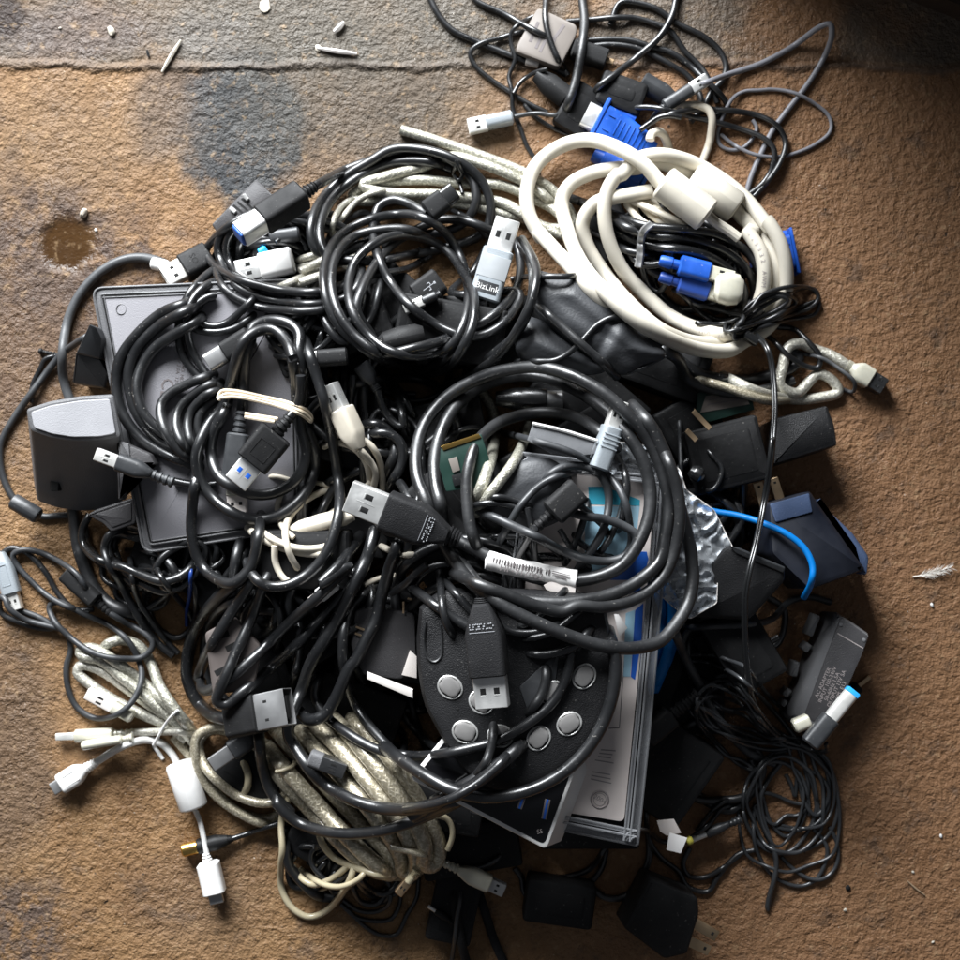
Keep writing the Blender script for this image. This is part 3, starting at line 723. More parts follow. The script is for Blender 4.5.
for (cx, cy, L, Wd, a, th) in ((330,420,130,80,20,28),(450,470,140,85,80,30),(560,470,130,80,150,28),(300,600,130,75,60,26),(420,640,140,90,10,28),(560,620,130,80,100,28),
    (650,560,110,70,70,24),(480,330,130,70,0,24),(370,320,120,70,130,22),(640,690,110,70,110,24),(500,770,120,70,170,22),(400,790,110,60,30,20),(590,400,110,66,40,22),(220,560,90,60,80,20),(240,400,100,64,20,20),
    (440,540,120,80,50,24),(530,560,110,70,10,22),(360,500,110,70,100,22),(590,780,110,60,0,18)):
    brick(cx, cy, L, Wd, a, th, lab)
rr = random.Random(11); CG = 'black cords lost in the depth of the pile'
def lost(n, cx, cy, rx, ry, lo, hi, wl, wh, lab, grp):
    for i in range(n):
        a = rr.uniform(0, 6.28); d = rr.random()**.5; x = cx+rx*d*math.cos(a); y = cy+ry*d*math.sin(a); R = rr.uniform(lo, hi); ph = rr.uniform(0, 6.28); e = rr.uniform(.5, 1); tl = rr.uniform(0, 3.14)
        pts = []
        for k in range(int(rr.uniform(9, 17))):
            an = ph+k*.72; r = R*(1+.14*math.sin(k*1.7+ph)); u, v_ = r*math.cos(an), r*e*math.sin(an)
            pts.append((x+u*math.cos(tl)-v_*math.sin(tl), y+u*math.sin(tl)+v_*math.cos(tl), 0))
        cable('black_cable', lab, 'cable', 'black', rr.uniform(wl, wh), pts, group=grp)
lost(34, 430, 560, 200, 215, 35, 85, 6, 11, 'thin black cord lost in the dark gaps deep inside the pile', CG)

lab2 = 'low black filler adapter added to darken the gap under the outer coils of the pile'
for (cx, cy, L, Wd, a, th) in ((345,715,110,70,20,16),(255,665,90,60,70,14),(175,560,90,56,20,12),(330,330,120,60,160,16),(450,330,110,60,10,16),(690,262,110,52,35,9),(610,228,56,44,60,7),(270,250,90,60,150,12),
    (430,800,110,60,10,14),(200,470,100,60,60,16),(300,560,100,60,0,16),(660,360,100,60,20,20),(700,440,90,60,60,18),(690,520,80,60,20,18),(700,600,100,70,50,16),(690,690,90,70,90,14),(590,820,100,60,0,14),(470,850,100,50,170,14),(250,770,70,50,30,10),(330,850,90,46,30,10)):
    brick(cx, cy, L, Wd, a, th, lab2, grp='low filler adapters under the outer coils', q=50)
lost(9, 310, 285, 60, 40, 30, 60, 6, 9, 'black cord lost under the coils of the upper left', 'black cords under the upper left coils')  # fillers from here on, added so the gaps below look dark
lost(7, 680, 240, 50, 35, 25, 45, 6, 9, 'black cord lost in the dark inside of the cream coil', 'black cords inside the cream coil')
lost(7, 170, 570, 40, 40, 25, 45, 6, 9, 'black cord lost in the dark under the grey enclosure', 'black cords under the grey enclosure')
lost(9, 720, 620, 50, 150, 25, 50, 6, 9, 'black cord lost in the dark gaps between the chargers on the right', 'black cords between the right chargers')
lost(7, 350, 870, 55, 28, 18, 32, 5, 7, 'thin dark cord lost under the lower braided bundle', 'dark cords under the braided bundle')
# ================================================================== top right cluster on the floor
brick(580,108,50,36,-58,8,'black charger lying under the crossing cords behind the blue monitor plug',grp=None)
brick(622,92,48,34,20,9,'black charger beside the plug with brass contacts in the upper cluster',grp=None)
gadget('ferrite_barrel','ribbed black barrel below the pale grey card adapter','ferrite','barrel','R3 430,275','R3 545,365',23,hm='plugblack',mm=None,fr=(0,1.0))
gadget('cable_connector','stubby black round connector left of the slim grey USB plug','connector','barrel','R4 228,388','R4 80,300',21,hm='charcoal',mm=None,fr=(0.12,.88))
cable('black_cable','black cord making a wide dark arc on the floor at the top','cable','black',6,'F 610,25 | R4 0,10 60,10 130,30 220,90 310,135 370,190 392,250 375,300 340,335 300,420')
cable('black_cable','dark cord curving over the floor under the wide top arc','cable','black',6,'R3 540,80 640,72 700,66 790,66 860,85 920,110 | R4 240,190 300,250 340,320 360,380')
cable('black_cable','dark cord curving from the upper cluster toward the slim grey USB plug','cable','black',6.5,'R3 620,150 700,145 780,150 860,175 | R4 180,190 250,235 320,300 380,360 400,400 330,440')
cable('black_cable','dark cord running just inside its twin beside the upper cluster','cable','black',6.5,'R3 610,175 700,165 800,178 880,215 960,260 | R4 250,280 290,340 300,400 260,450')
t, p, z, r = cable('usb_cable','slim grey USB plug with gold edge in the upper cluster','cable','charcoal',6,'R4 60,520 100,470 125,430 145,405',
  plugs=[dict(end='e',tip='R4 322,292',kind='usb',w=13,mw=12,hm='charcoal',mm='metal',fr=(.1,.58),th=5)])
# label adapter
t = Thing('card_adapter','pale grey card adapter with a printed label among the black cords','adapter')
poly = rnd(xy('R3 436,24 582,92 578,130 516,250 352,190 360,160'),5); zf = plane(poly,7,(.05,.02)); b = slab(t,'case',poly,7,'labelbeige',zf)
strips(t,'printed_lines',[(p1('X1 180,250'),p1('X1 230,130')),(p1('X1 215,290'),p1('X1 262,190')),(p1('X1 240,310'),p1('X1 300,180')),(p1('X1 310,250'),p1('X1 385,150')),(p1('X1 300,290'),p1('X1 330,230'))],3,zf,'print',b)
t.done()
cable('black_cable','black cord entering from the top left corner of the cluster with a white band','cable','black',6.5,'F 426,-14 | R3 40,0 75,65 125,115 205,152 285,185 345,208 400,228 470,240 540,275',
  extra=lambda t,p,z,r: t.part('white_band', *tube([W(*p1('R3 392,224'), win(HM,*p1('R3 400,228'),1)-r), W(*p1('R3 438,236'), win(HM,*p1('R3 430,234'),1)-r)], r*1.5, 12)[:2], 'dullwhite'))
cable('power_cable','black cable with ribbed collar and brass contacts at the top','cable','black',6.5,'F 470,-12 | R3 205,0 300,46 390,95 460,132 525,165',
  plugs=[dict(end='e',tip='R3 715,232',kind='boxy',w=19,mw=6,hm='plugblack',mm='brass',fr=(.2,.66),th=9,mt=2)])
cable('black_cable','thin black cord bent into a sharp loop left of the card adapter','cable','black',5,'R3 400,112 345,125 290,142 225,160 186,192 200,238 260,292 330,338 400,382 470,415')
cable('black_cable','black cord dropping across the card adapter from the top edge','cable','black',6.5,'F 545,-12 | R3 465,0 462,60 475,130 505,210 545,280')
cable('black_cable','thin black cord wriggling down the left side of the upper cluster','cable','black',4.5,'R3 420,60 370,85 338,120 338,170 352,215 345,240 328,280 340,340 342,400 368,465 395,540 425,590 440,650')
cable('black_cable','short thin black cord crossing below the card adapter','cable','black',4.5,'R3 345,345 370,305 420,270 470,255')
cable('black_cable','black cord sweeping in from the top right into the cluster','cable','black',7,'F 680,-14 | R3 945,0 930,60 885,135 805,208 720,275 655,325 620,380')
cable('black_cable','thick black cord dropping straight from the top edge into the cluster','cable','blackmat',9,'F 582,-12 | R3 600,0 607,80 597,180 577,290 548,380 520,450')
cable('black_cable','thin shiny black cord passing in front of the left of the blue monitor plug','cable','black',4.5,'R3 385,385 405,410 445,445 505,480 560,503 640,540')
cable('usb_cable','thin dark cable with a pale steel USB plug left of the white cable loop','cable','charcoal',5,'R3 560,400 500,425 440,418 395,422 350,431',plugs=[dict(end='e',kind='usb',tip='R3 178,470',w=13.5,hm='paleplug',mm='brightmetal',fr=(0.04,.58),th=7,mw=15,inner='white')])
cable('grey_cable','stiff grey cord rising to a sharp bend over the floor at upper right','cable','lightgreycord',6,'R4 250,330 310,308 400,275 520,235 640,170 740,98,8 775,88,10 782,130,8 752,215 690,315 620,405 565,480 515,580 482,660 465,720')
cable('grey_cable','thin grey cord lying in an open oval loop on the floor at upper right','cable','lightgreycord',4,'W4 900,320 935,380 905,460 820,545 720,560 640,520 620,440 650,330 700,210 760,130 840,90 960,82 | R4 560,330 640,342 715,380 772,430 778,482 730,528 640,568 560,580 480,565 400,520 372,495')

# clear braided coil at the top
cable('braided_cable','silver braided cable coiled flat left of the white monitor cable','cable','braid',10.5,
 'R2 372,36 480,68 600,108 720,150 850,205 950,275 1010,380 930,400 830,365 720,340 600,310 480,300 350,290 240,300 185,285 230,250 330,228 470,222 620,238 740,240 850,285 960,350 990,430 880,385 760,310 650,290 520,275 380,272 280,262 230,240 330,205 450,175 560,135 660,158 780,205 880,262 960,340',flex=1.2,
 plugs=[dict(end='s',tip='R2 366,34',kind='barrel',w=11,hm='braidpale',mm=None,fr=(0,1))] if False else ())

# ================================================================== right: things under the white cables
brick(728,455,76,66,-14,12,'large black power brick under the long hanging wire at right',grp=None)
t = Thing('power_brick','dark brown-black power brick with a slanted face on the right','charger')
poly = rnd(xy('R7 340,735 545,685 572,760 582,832 345,905'),3); zf = plane(poly,22,(.0,0.0),q=30); slab(t,'case',poly,26,'rubber',zf,(-4,6),1.2)
t.done()
t = Thing('circuit_card','small green circuit card with a pale printed label under the braided loop','circuit card')
poly = xy('R7 65,640 150,590 262,640 275,700 110,745 60,730'); zf = plane(poly,2,dz=3); b = slab(t,'board',poly,2,'pcb',zf,bev=.2)
q = xy('R7 95,650 230,625 258,680 75,712'); t.part('printed_label',*slab_vf(q,lambda x,y: zf(x,y)+.3,.3,bev=.05),'labelbeige',b)
strips(t,'printed_lines',[(p1('R7 105,665'),p1('R7 235,640')),(p1('R7 100,682'),p1('R7 240,658'))],1.2,lambda x,y: zf(x,y)+.3,'print',b)
t.done()
for k,(a,bb) in enumerate((('V6 520,540','V6 580,602'),('V6 560,425','V6 662,532'))):
    t = Thing('plug_prong',('short','long')[k]+' coppery flat prong poking out of the dark gap beside the black bricks','prong','copper prongs in the dark gap')
    zf = plane(xy('F 690,430 720,430 720,460 690,460'),3,dz=2); band(t,'prong',p1(a),p1(bb),5,zf,'brass',None,th=1.2,up=2); t.done()
gadget('barrel_plug','round black barrel plug end facing up in the dark gap left of the blue charger','plug','barrel','F 690,470','F 704,478',17,hm='blackgloss',mm='darkmetal',mw=7,fr=(0,.8))
cable('black_cable','black cord hanging in the dark gap beside the thick right coil','cable','charcoal',5,'F 678,405 680,430 681,470 682,500')
cable('black_cable','thin black cord looping in the dark right of the thick coil','cable','black',5,'F 695,440 712,455 722,470 712,490 690,486')
# blue charger
t = Thing('wall_charger','navy blue wall charger with brass prongs on the right','charger')
top = rnd(xy('S3 548,232 705,188 722,215 855,405 912,480 700,556 560,420'),4)
zf = plane(top,30,(-.10,.12)); b = slab(t,'case',top,30,'navyshade',zf,(-6,4),2.2)
side = rnd(xy('S3 725,215 770,258 862,345 922,432 915,500 885,498 870,415 800,330'),3)
t.part('cover',*slab_vf(side,lambda x,y: zf(x,y)-3,22,(0,0),1.5),'navy',b)
lit = rnd(xy('S3 553,236 700,196 712,266 575,305'),2); t.part('lit_panel',*slab_vf(lit,lambda x,y: zf(x,y)+.9,1.2,bev=.5),'navy',b)  # lit face put in as a lighter navy panel
for s in ('S3 507,155 530,235','S3 565,140 588,212'):
    a,c = xy(s); zz = zf(*c)
    fr_,L = frame(c,a,zz-8); pr = t.part('prong',*bx(-3,L,-1.9,1.9,-.7,.7,fr_,.3),'brass',b)
    t.part('prong_hole',*bx(L-2.6,L-1.4,-.6,.6,-.75,.75,fr_,.2),'void',pr)
t.done()
# big soft-edged black box
t = Thing('power_brick','black power brick with a bright upper edge beside the clear plastic bag','charger')
poly = rnd(xy('S3 395,395 430,400 612,478 612,520 480,668 255,655 300,500'),4); zf = plane(poly,30,(.03,-.10)); slab(t,'case',poly,30,'blackshell',zf,(0,2),2.0)
t.part('bright_bevel',*slab_vf(rnd(xy('S3 405,392 440,398 612,470 604,492 430,420'),2),lambda x,y: zf(x,y)+.6,1.0,bev=.4),'charcoal',0)  # lighter strip stands for the light along the upper bevel
t.done()
brick(745,650,80,56,60,18,'flat black box between the black brick and the grey power supply',grp=None)
brick(672,775,70,90,35,20,'dark boxy adapter to the right of the blister pack corner',grp=None)
cable('black_cable','black cord crossing the dark gap from the blister pack to the blue charger','cable','charcoal',7,'S3 200,690 260,692 340,688 450,682 560,662 620,600 700,580 780,600')

# grey power supply
t = Thing('power_supply','grey power supply with small print and side clips standing on the floor at right','power supply')
poly = rnd(xy('X7 395,66 606,210 560,330 330,870 110,700 190,520'),4); zf = plane(poly,20,(.12,.02),q=40); b = slab(t,'case',poly,20,'greyplastic',zf,(-3,3),2.0)
face = rnd(xy('X7 425,100 590,215 555,320 345,790 205,690'),3); t.part('label_face',*slab_vf(face,lambda x,y: zf(x,y)+.3,.5,bev=.15),'darkplastic',b)
z3 = lambda x,y: zf(x,y)+.35
plate_text(t,"AC ADAPTER\nINPUT 100-240V\n50-60Hz 1.5A\nOUTPUT 12V 5A\nLPS  E13",p1('X7 372,520'),-66,2.2,z3,'printfaint',b)
strips(t,'panel_line',[(p1('X7 405,200'),p1('X7 560,290'))],1,z3,'printfaint',b)
for s in ('X7 425,150','X7 565,240'): t.part('screw_cap',*slab_vf(ell(p1(s),2,2,n=10),lambda x,y: zf(x,y)+.6,.8,bev=.2),'greyplastic',b)
for a,c,wd in (('X7 285,90','X7 235,215',8),('X7 205,270','X7 240,300',9),('X7 160,370','X7 140,460',8),('X7 90,545','X7 120,570',9),('X7 75,610','X7 100,630',7)):
    a,c = p1(a),p1(c); q = np.array(c)-np.array(a); n_ = np.array((-q[1],q[0]))/np.linalg.norm(q)*wd/2
    t.part('clip',*slab_vf(rnd([tuple(np.array(a)+n_),tuple(np.array(c)+n_),tuple(np.array(c)-n_),tuple(np.array(a)-n_)],2),lambda x,y: zf(x,y)-4,8,bev=.8),'greyplastic',b)
t.done()
gadget('plug_prong','brass plug prong sticking out behind the grey power supply','plug','boxy','X7 470,560','X7 600,460',12,hm='plugblack',mm='brass',fr=(0,.45),mw=5,mt=1.5,th=9,dz=-4,q=30)
# charger with prongs bottom
t = Thing('wall_charger','black wall charger with two flat metal prongs at the bottom edge','charger')
poly = rnd(xy('T3 305,605 515,690 522,760 470,935 370,960 190,822'),4); zf = plane(poly,24,(0.02,-.1),q=50); b = slab(t,'case',poly,24,'casedark',zf,(-3,3),1.6)
for s in ('T3 505,800 602,858','T3 470,872 570,920'):
    a,c = xy(s); zz = zf(*a)-9; fr_,L = frame(a,c,zz); pr = t.part('prong',*bx(-2,L,-2.3,2.3,-.8,.8,fr_,.4),'brass',b); t.part('prong_hole',*bx(L-3.4,L-2,-.8,.8,-.85,.85,fr_,.2),'void',pr)
t.done()
# dark bottom material
cable('black_cable','black cord making a low arc below the white hub','cable','black',6,'T2 500,560 530,600 540,660 590,712 700,690 800,650 880,560 900,480')
cable('black_cable','black cord curving between the hub and the bottom charger','cable','black',6,'T2 470,440 440,500 380,545 300,560 230,540')
cable('black_cable','second low black arc under the corner of the blister pack','cable','black',6,'T2 560,580 640,600 740,595 830,560 890,480 920,420')
cable('black_cable','black cord lying below the hub toward the bottom charger','cable','black',7,'T3 40,640 120,690 200,680 260,610 300,520 300,400')
cable('black_cable','thin dark cord looping around the white tag at the bottom','cable','black',5.5,'T3 290,300 300,430 350,510 430,575 470,640 560,660 600,600 690,500 760,480')
cable('black_cable','thin dark cord looping below the black barrel plug','cable','black',5,'T3 480,470 450,540 470,590 540,600 620,560 700,500')
brick(560,905,70,44,8,14,'low black box in the shadow below the white hub',grp=None)
brick(455,905,46,80,12,10,'dark padded pouch lying in shadow at the bottom edge',mat_='cloth',grp=None,name='cloth_pouch',cat='pouch')
for i,(a,b_) in enumerate((('F 452,880 456,915 462,945 470,975','left'),('F 478,890 486,915 494,940 505,965','right'))):
    cable('velcro_strap',f'dark fuzzy strap on the {b_} of the pouch at the bottom edge','strap','cloth',9,a)
cable('black_cable','thin black cord with a ribbed end hanging beside the dark pouch','cable','charcoal',4.5,'T2 250,600 262,700 250,760 240,860 225,970')
gadget('jack_plug','small jack plug with a pale tip near the dark pouch','plug','barrel','T2 235,800','T2 120,722',7,hm='plugblack',mm='metal',mw=4,fr=(.2,.5))
for s,lb in (('T1 450,700 520,745 600,748 650,715 655,640 640,600','upper'),('T1 440,715 500,770 580,790 660,780 700,700 690,640','middle'),('T1 470,740 540,810 610,850 680,850 730,760 770,690 780,600','lower')):
    cable('black_cable',f'{lb} of three thin dark cord loops below the big braided bundle','cable','black',4.5,s)
cable('black_cable','dark cord curling in the hole left of the big braided bundle','cable','black',5,'T1 300,530 330,470 400,450 470,480 500,540 450,600 360,650 280,640 250,600 270,560')
cable('black_cable','dark cord hanging under the left of the big braided bundle','cable','blackmat',10,'T1 200,380 200,450 210,540 270,620 340,680 420,690')
# ================================================================== left: gadgets and cords
t = Thing('wall_charger','black box-shaped charger with its lit top coloured greyer peeking out left of the grey enclosure','charger')
dk = rnd(xy('T5 362,825 478,858 520,930 500,1000 345,975'),2); zf = plane(dk,26,(0,-.25)); b = slab(t,'case',dk,26,'blackmat',zf)
tp = rnd(xy('T5 428,690 462,705 490,760 480,860 362,832'),2); t.part('top_face',*slab_vf(tp,lambda x,y: zf(x,y)+1.5,20,bev=1),'charcoal',b); press(tp,zf)  # lighter plastic stands for the light on the box's top
t.done()
cable('black_cable','thin black cord with a ribbed end hooked on the left of the pile','cable','black',5,'R8 118,600 118,540 150,470 165,440 215,425',plugs=[dict(end='e',tip='R8 140,408',kind='barrel',w=6,mw=3,hm='plugblack',mm='metal',fr=(.75,.2),rings=5)])
cable('power_cable','black cord running off the left edge and back with a ferrite barrel','cable','charcoal',7,
 'R8 330,350 290,375 225,425 120,560 50,660 5,745 0,800 10,870 35,930 60,965 | S4 110,110 160,135 210,132 300,128',
 extra=lambda t,p,z,r: add_plug(t,'ferrite',p1('S4 45,75'),p1('S4 170,150'),17,12,hm='charcoal',mm=None,fr=(.0,.8),rmm=r))
cable('patch_cable','matt grey cable arching on the floor left of the grey enclosure with a clear plug','cable','greycord',9.5,'R8 640,105 590,80 520,65 450,75 370,118 302,190 260,270 237,360 230,450 236,520 262,600 300,700',
 plugs=[dict(end='s',tip='R8 545,100',kind='boxy',w=10,hm='clearplug',mm=None,fr=(0,1),th=7)] if False else ())
gadget('clear_plug','clear plastic plug tip behind the black USB plug at upper left','plug','boxy','R8 560,85','R8 625,100',12,hm='white',mm=None,fr=(0,.95),th=7)

# enclosure
t = Thing('drive_enclosure','flat grey drive enclosure with rounded corners and a raised rim on the left','enclosure')
o = xy('T5 432,520 975,495') ; o = [(91,287),(300,278),(306,529),(143,554)]
outer = rnd(o,13,6); zf = plane(outer,17,(.03,-.02),zabs=31); b = slab(t,'case',outer,17,'greyplastic',zf,(-1,1),1.4)
rim = shrink(outer,7.5); t.part('raised_rim',*slab_vf(rim,lambda x,y: zf(x,y)+.7,1.4,bev=.4),'greyplastic',b)
pan = shrink(rim,3.2); t.part('inner_panel',*slab_vf(pan,lambda x,y: zf(x,y)+.9,.5,bev=.12),'panelgrey',b)
gro = shrink(rim,1.6); t.part('groove',*slab_vf(gro,lambda x,y: zf(x,y)+.75,.3,bev=.05),'print',b)
z9 = lambda x,y: zf(x,y)+.95
plate_text(t,'CE',p1('X4 350,465'),98,7.0,z9,'print',b,'ce_mark')
plate_text(t,'MODEL NO. HD-250 PB\n5V 2.0A  12V',p1('X4 480,300'),98,2.0,z9,'print',b)
for nm_,rg,zz,rr_,mm_ in (('outer_bead',shrink(outer,1.2),.1,.55,'greyplastic'),('rim_bead',shrink(rim,.4),.9,.45,'greyplastic'),('rim_groove',shrink(rim,2.4),.85,.28,'void'),('panel_bead',shrink(rim,3.6),1.0,.3,'greyplastic')):
    v,f,_ = tube([W(x,y,zf(x,y)+zz) for x,y in rg+[rg[0]]],rr_,6); t.part(nm_,v,f,mm_,b)
c = p1('T5 582,620'); v,f,_ = tube([W(c[0]+5*math.cos(a),c[1]+5*math.sin(a),z9(*c)) for a in [i*2*math.pi/24 for i in range(25)]],.18,5); t.part('round_mark',v,f,'greyplastic',b)
press(outer,lambda x,y: zf(x,y)+.9); t.done()
# ledge below the stand
t = Thing('plastic_bracket','grey plastic ledge sticking out below the grey stand on the left','bracket')
raw_ = xy('S4 320,130 350,110 500,62 500,160 410,192 380,160'); poly = rnd(raw_,3); zf = plane(poly,4,(0,0),zabs=24); b = slab(t,'ledge',poly,4,'darkplastic',zf,bev=.8)
q = rnd(shrink(raw_,4),2); t.part('raised_rim',*slab_vf(q,lambda x,y: zf(x,y)+.5,.9,bev=.3),'darkplastic',b); t.done()
# stand : top face coloured paler as lit, and deep front wall
t = Thing('docking_stand','grey docking stand with a top coloured paler as lit and a dark curved front at the left edge','stand')
raw_ = [(25.5,409),(50,401),(80,396),(113,394),(121,437),(100,441),(72,441.5),(50,438),(30,431)]; top = rnd(raw_,4)
zf = plane(top,38,(.0,-.03),zabs=42); b = t.part('case',*slab_vf(top,zf,36,(-20,71),1.1),'greyplastic',smooth=14)
pan = rnd(shrink(raw_,4.5),3); t.part('top_panel',*slab_vf(pan,lambda x,y: zf(x,y)+.9,1.2,bev=.3),'panellit',b,smooth=14)
a_ = W(57,487,16); fr_ = Matrix.Translation((a_.x,a_.y,a_.z)); 
t.part('slot',*bx(-1.9,1.9,-1.6,5.5,-3,3.5,fr_,.5),'void',b); 
press(top,zf); press([(33,440),(120,441),(124,508),(38,506)],lambda x,y: 40-(y-440)*.5); t.done()
t = Thing('plastic_bracket','dark upright bracket between the grey stand and the enclosure','bracket')
poly = rnd(xy('R8 428,735 555,790 575,830 470,830 450,960 435,960'),2); zf = plane(poly,8,(0,0),zabs=38); b = slab(t,'plate',poly,8,'darkplastic',zf)
t.part('raised_rim',*slab_vf(rnd(xy('R8 440,740 475,752 480,800 447,800'),1),lambda x,y: zf(x,y)+.8,1.2,bev=.3),'greyplastic',b); t.done()

# dark cords lower left, between stand and pile
cable('black_cable','thick black cord curving down from under the grey stand','cable','blackmat',13,'S4 270,100,-16 276,150,-8 290,250 315,330 350,400 400,455 470,488 520,500')
cable('black_cable','glossy black cord sweeping under the corner of the grey enclosure','cable','black',9.5,'S4 310,170 325,250 380,305 450,320 520,350 600,375 660,360 710,320 740,260')
cable('black_cable','black cord curving back below the ledge at lower left','cable','black',8,'S4 460,180 405,200 385,250 405,320 440,370 470,430 520,520 580,600 640,650')
cable('black_cable','thin black cord arcing in the dark below the enclosure','cable','black',6,'S4 480,290 490,370 510,440 560,520 610,590 660,640')
cable('black_cable','thin black cord in the dark gap left of the thick arcs','cable','black',6,'S4 560,280 590,350 640,420 700,490 720,560')
cable('black_cable','glossy black hook of cord beside the glossy sweep under the enclosure','cable','blackgloss',8,'S4 330,130 305,180 305,230 340,280 400,310 440,340')
cable('blue_cable','short blue cord showing in the dark below the enclosure','cable','deepblue',4,'S4 715,270 705,340 700,430 690,480 690,540')

# clear braided fan at lower left
cable('clear_cable','pale clear-jacketed cable folded in a long hairpin at lower left','cable','braidpale',11,'W2 560,300 500,255 430,225 350,185 280,140 232,95 245,75 300,90 380,145 450,195 540,250',dz=0)
cable('clear_cable','clear-jacketed cable folded behind the thin black loop at lower left','cable','braid',11,'W2 600,330 520,240 440,170 370,115 300,60 245,48 240,30 280,25 340,60 420,120 500,190 570,260')
cable('clear_cable','clear-jacketed cable arching over the top of the lower left fan','cable','braid',11,'W2 300,50 320,15 365,0 420,20 455,75 480,140 530,215 590,290')
gadget('usb_plug','pinkish grey square USB end among the clear cables at lower left','plug','usb','W2 400,232','W2 262,158',12.5,hm='clearplug',mm='pinkwhite',fr=(0,.45),th=7,mw=12,inner='pinkwhite')
cable('clear_cable','clear-jacketed cable with a slim clear micro plug pointing left','cable','braidpale',8,'W2 620,290 540,275 470,275 400,278',plugs=[dict(end='e',tip='W2 168,291',kind='micro',w=13,mw=7,hm='clearplug',mm='brightmetal',fr=(.25,.5),th=6,mt=2.5)])
gadget('clear_plug','long clear plug lying just below the slim clear micro plug','plug','boxy','W2 400,292','W2 240,318',9,hm='clearplug',mm=None,fr=(.2,.75),th=6)

# beige translucent coil lower left
cable('beige_cable','translucent beige cable coiled at lower left beside the white ferrite','cable','braidwarm',9.5,
 'W2 520,290 580,360 620,420 670,480 740,525 810,535 850,500 850,430 800,350 720,290 640,270 600,300 610,370 660,430 730,475 800,490 850,470 870,410 820,330 740,280 660,260 590,290 600,400 650,470 720,520 790,550 850,540',flex=1.1)
cable('beige_cable','short beige cable hooked in a small loop inside the coil at lower left','cable','beige',7.5,'W2 690,340 725,360 745,410 735,455 695,470')
cable('white_cable','white cable with a lumpy ferrite and a micro plug on the floor at lower left','cable','white',7.5,'W2 290,366 330,340 370,318 430,300 480,308 515,340 535,378',
 plugs=[dict(end='s',tip='W2 158,448',kind='micro',w=21,mw=13,hm='white',mm='darkmetal',fr=(.22,.58),th=8,mt=2.5,taper=.7,logo='panel')],go=False,
 extra=lambda t,p,z,r: (add_plug(t,'ferrite',p1('W2 537,366'),p1('W2 583,506'),29,7,hm='white',mm=None,fr=(0,1),rmm=r),
   t.part('cord',*(lambda a: (a[0],a[1]))(tube([W(x,y,6) for x,y,_ in spline(P('W2 575,490 598,540 608,580 622,650'),4)],1.1,8)),'white'),
   add_plug(t,'micro',p1('W2 617,640'),p1('W2 652,790'),22,6,hm='white',mm='darkmetal',fr=(.18,.62),mw=14,mt=2.5,th=8,rmm=1.2),
   t.done()))
cable('cable_tie','thin white zip tie looped round the clear cables at lower left','cable tie','white',3,'W2 460,315 475,290 490,262 512,232 535,210',flex=.6)
gadget('cable_tie','loose white zip tie tail beside the white cable','cable tie','boxy','W2 458,312','W2 492,362',4,hm='white',mm=None,fr=(0,.95),th=1.5)
cable('audio_cable','black cable with a gold coaxial plug on the floor at lower left','cable','black',6,'W2 900,520 840,548 770,572 700,595',
 plugs=[dict(end='e',tip='W2 545,632',kind='barrel',w=16,mw=14,hm='plugblack',mm='gold',fr=(.1,.6))])
lift(ell((225,838),20,12),18) if False else None

# thin black loops far left
gadget('usb_cable_end','silver grey USB plug end at the left edge','plug','usb','S4 0,268','S4 62,480',18,hm='paleplug',mm='brightmetal',fr=(0,.72),th=7,mw=13,taper=.8,logo='panel')
cable('thin_cable','thin black cable tangled in loops on the floor at far left','cable','black',6,
 'F -12,552 | S4 8,272 35,252 90,262 135,300 175,350 215,420 280,480 345,475')
cable('thin_cable','thin black cable with a ribbed plug looping over the clear cables at far left','cable','charcoal',6.5,
 'S4 70,480 150,510 200,545 140,545 60,520 5,490 0,430 20,440 | S4 30,470 90,515 180,540 240,560 262,620 245,690 252,770 285,840 355,880 440,862 500,800 524,720 505,650 470,590 400,535 320,500 210,450 182,465 200,520 270,590 350,640 450,660 530,652 565,608 540,570 470,530 405,492',
 plugs=[dict(end='e',tip='S4 240,345',kind='micro',w=16,mw=9,hm='plugblack',mm=None,fr=(.3,.7),th=8)])
cable('thin_cable','thin black cable folded back in a narrow hairpin at far left','cable','charcoal',6,'S4 345,450 285,350 225,305 150,268 80,258 48,275 60,310 110,368 180,430 260,472 330,488')

# ================================================================== the big braided bundle, bottom
cable('braided_cable','lower layer of the big silver braided bundle at the bottom of the pile','cable','braidwarm',15.5,
 'T1 100,70,-4 200,190 310,310 420,430 520,520 600,575 660,575 660,500 590,400 480,280 370,150 270,20 240,-60,-20 300,-70,-20 400,40 510,160 610,280 690,390 740,490 770,560 800,540 780,440 720,320 630,190 530,70 440,-40',flex=1.6)
cable('braided_cable','thick silver braided cable folded in a neat bundle of parallel strands at the bottom','cable','braidwarm',16.5,
 'T1 120,30 230,165 340,285 440,395 540,495 610,555 650,585,-2 675,565,-2 655,500 600,440 510,345 410,235 300,115 190,-10 150,-60,-22 190,-110,-26 250,-60,-8 370,80 480,200 580,320 655,425 700,510 715,575,-2 755,580,-2 770,520 730,420 645,290 545,165 435,35 310,-90,-8 290,-140,-24 340,-160,-26 390,-110,-8 495,0 605,130 695,250 765,365 805,465 800,540,-2 845,545,-2 868,465 822,345 750,215 660,90 560,-15 460,-130',flex=1.6)
cable('beige_cable','thin beige cord tied once round the braided bundle','cable','beige',4.5,'T1 155,138 180,135 205,125 235,112 238,95',flex=.7)
cable('beige_cable','beige cord hanging in a bright open loop at the bottom left of the pile','cable','beige',7,'T1 350,350 350,430 400,505 470,545 560,575 640,600 700,600')
cable('beige_cable','beige cord forming the lowest round loop at the bottom left','cable','beige',7,'T1 240,220 195,290 180,370 185,470 178,560 182,650 230,735 300,772 370,750 430,690 480,610 510,510')
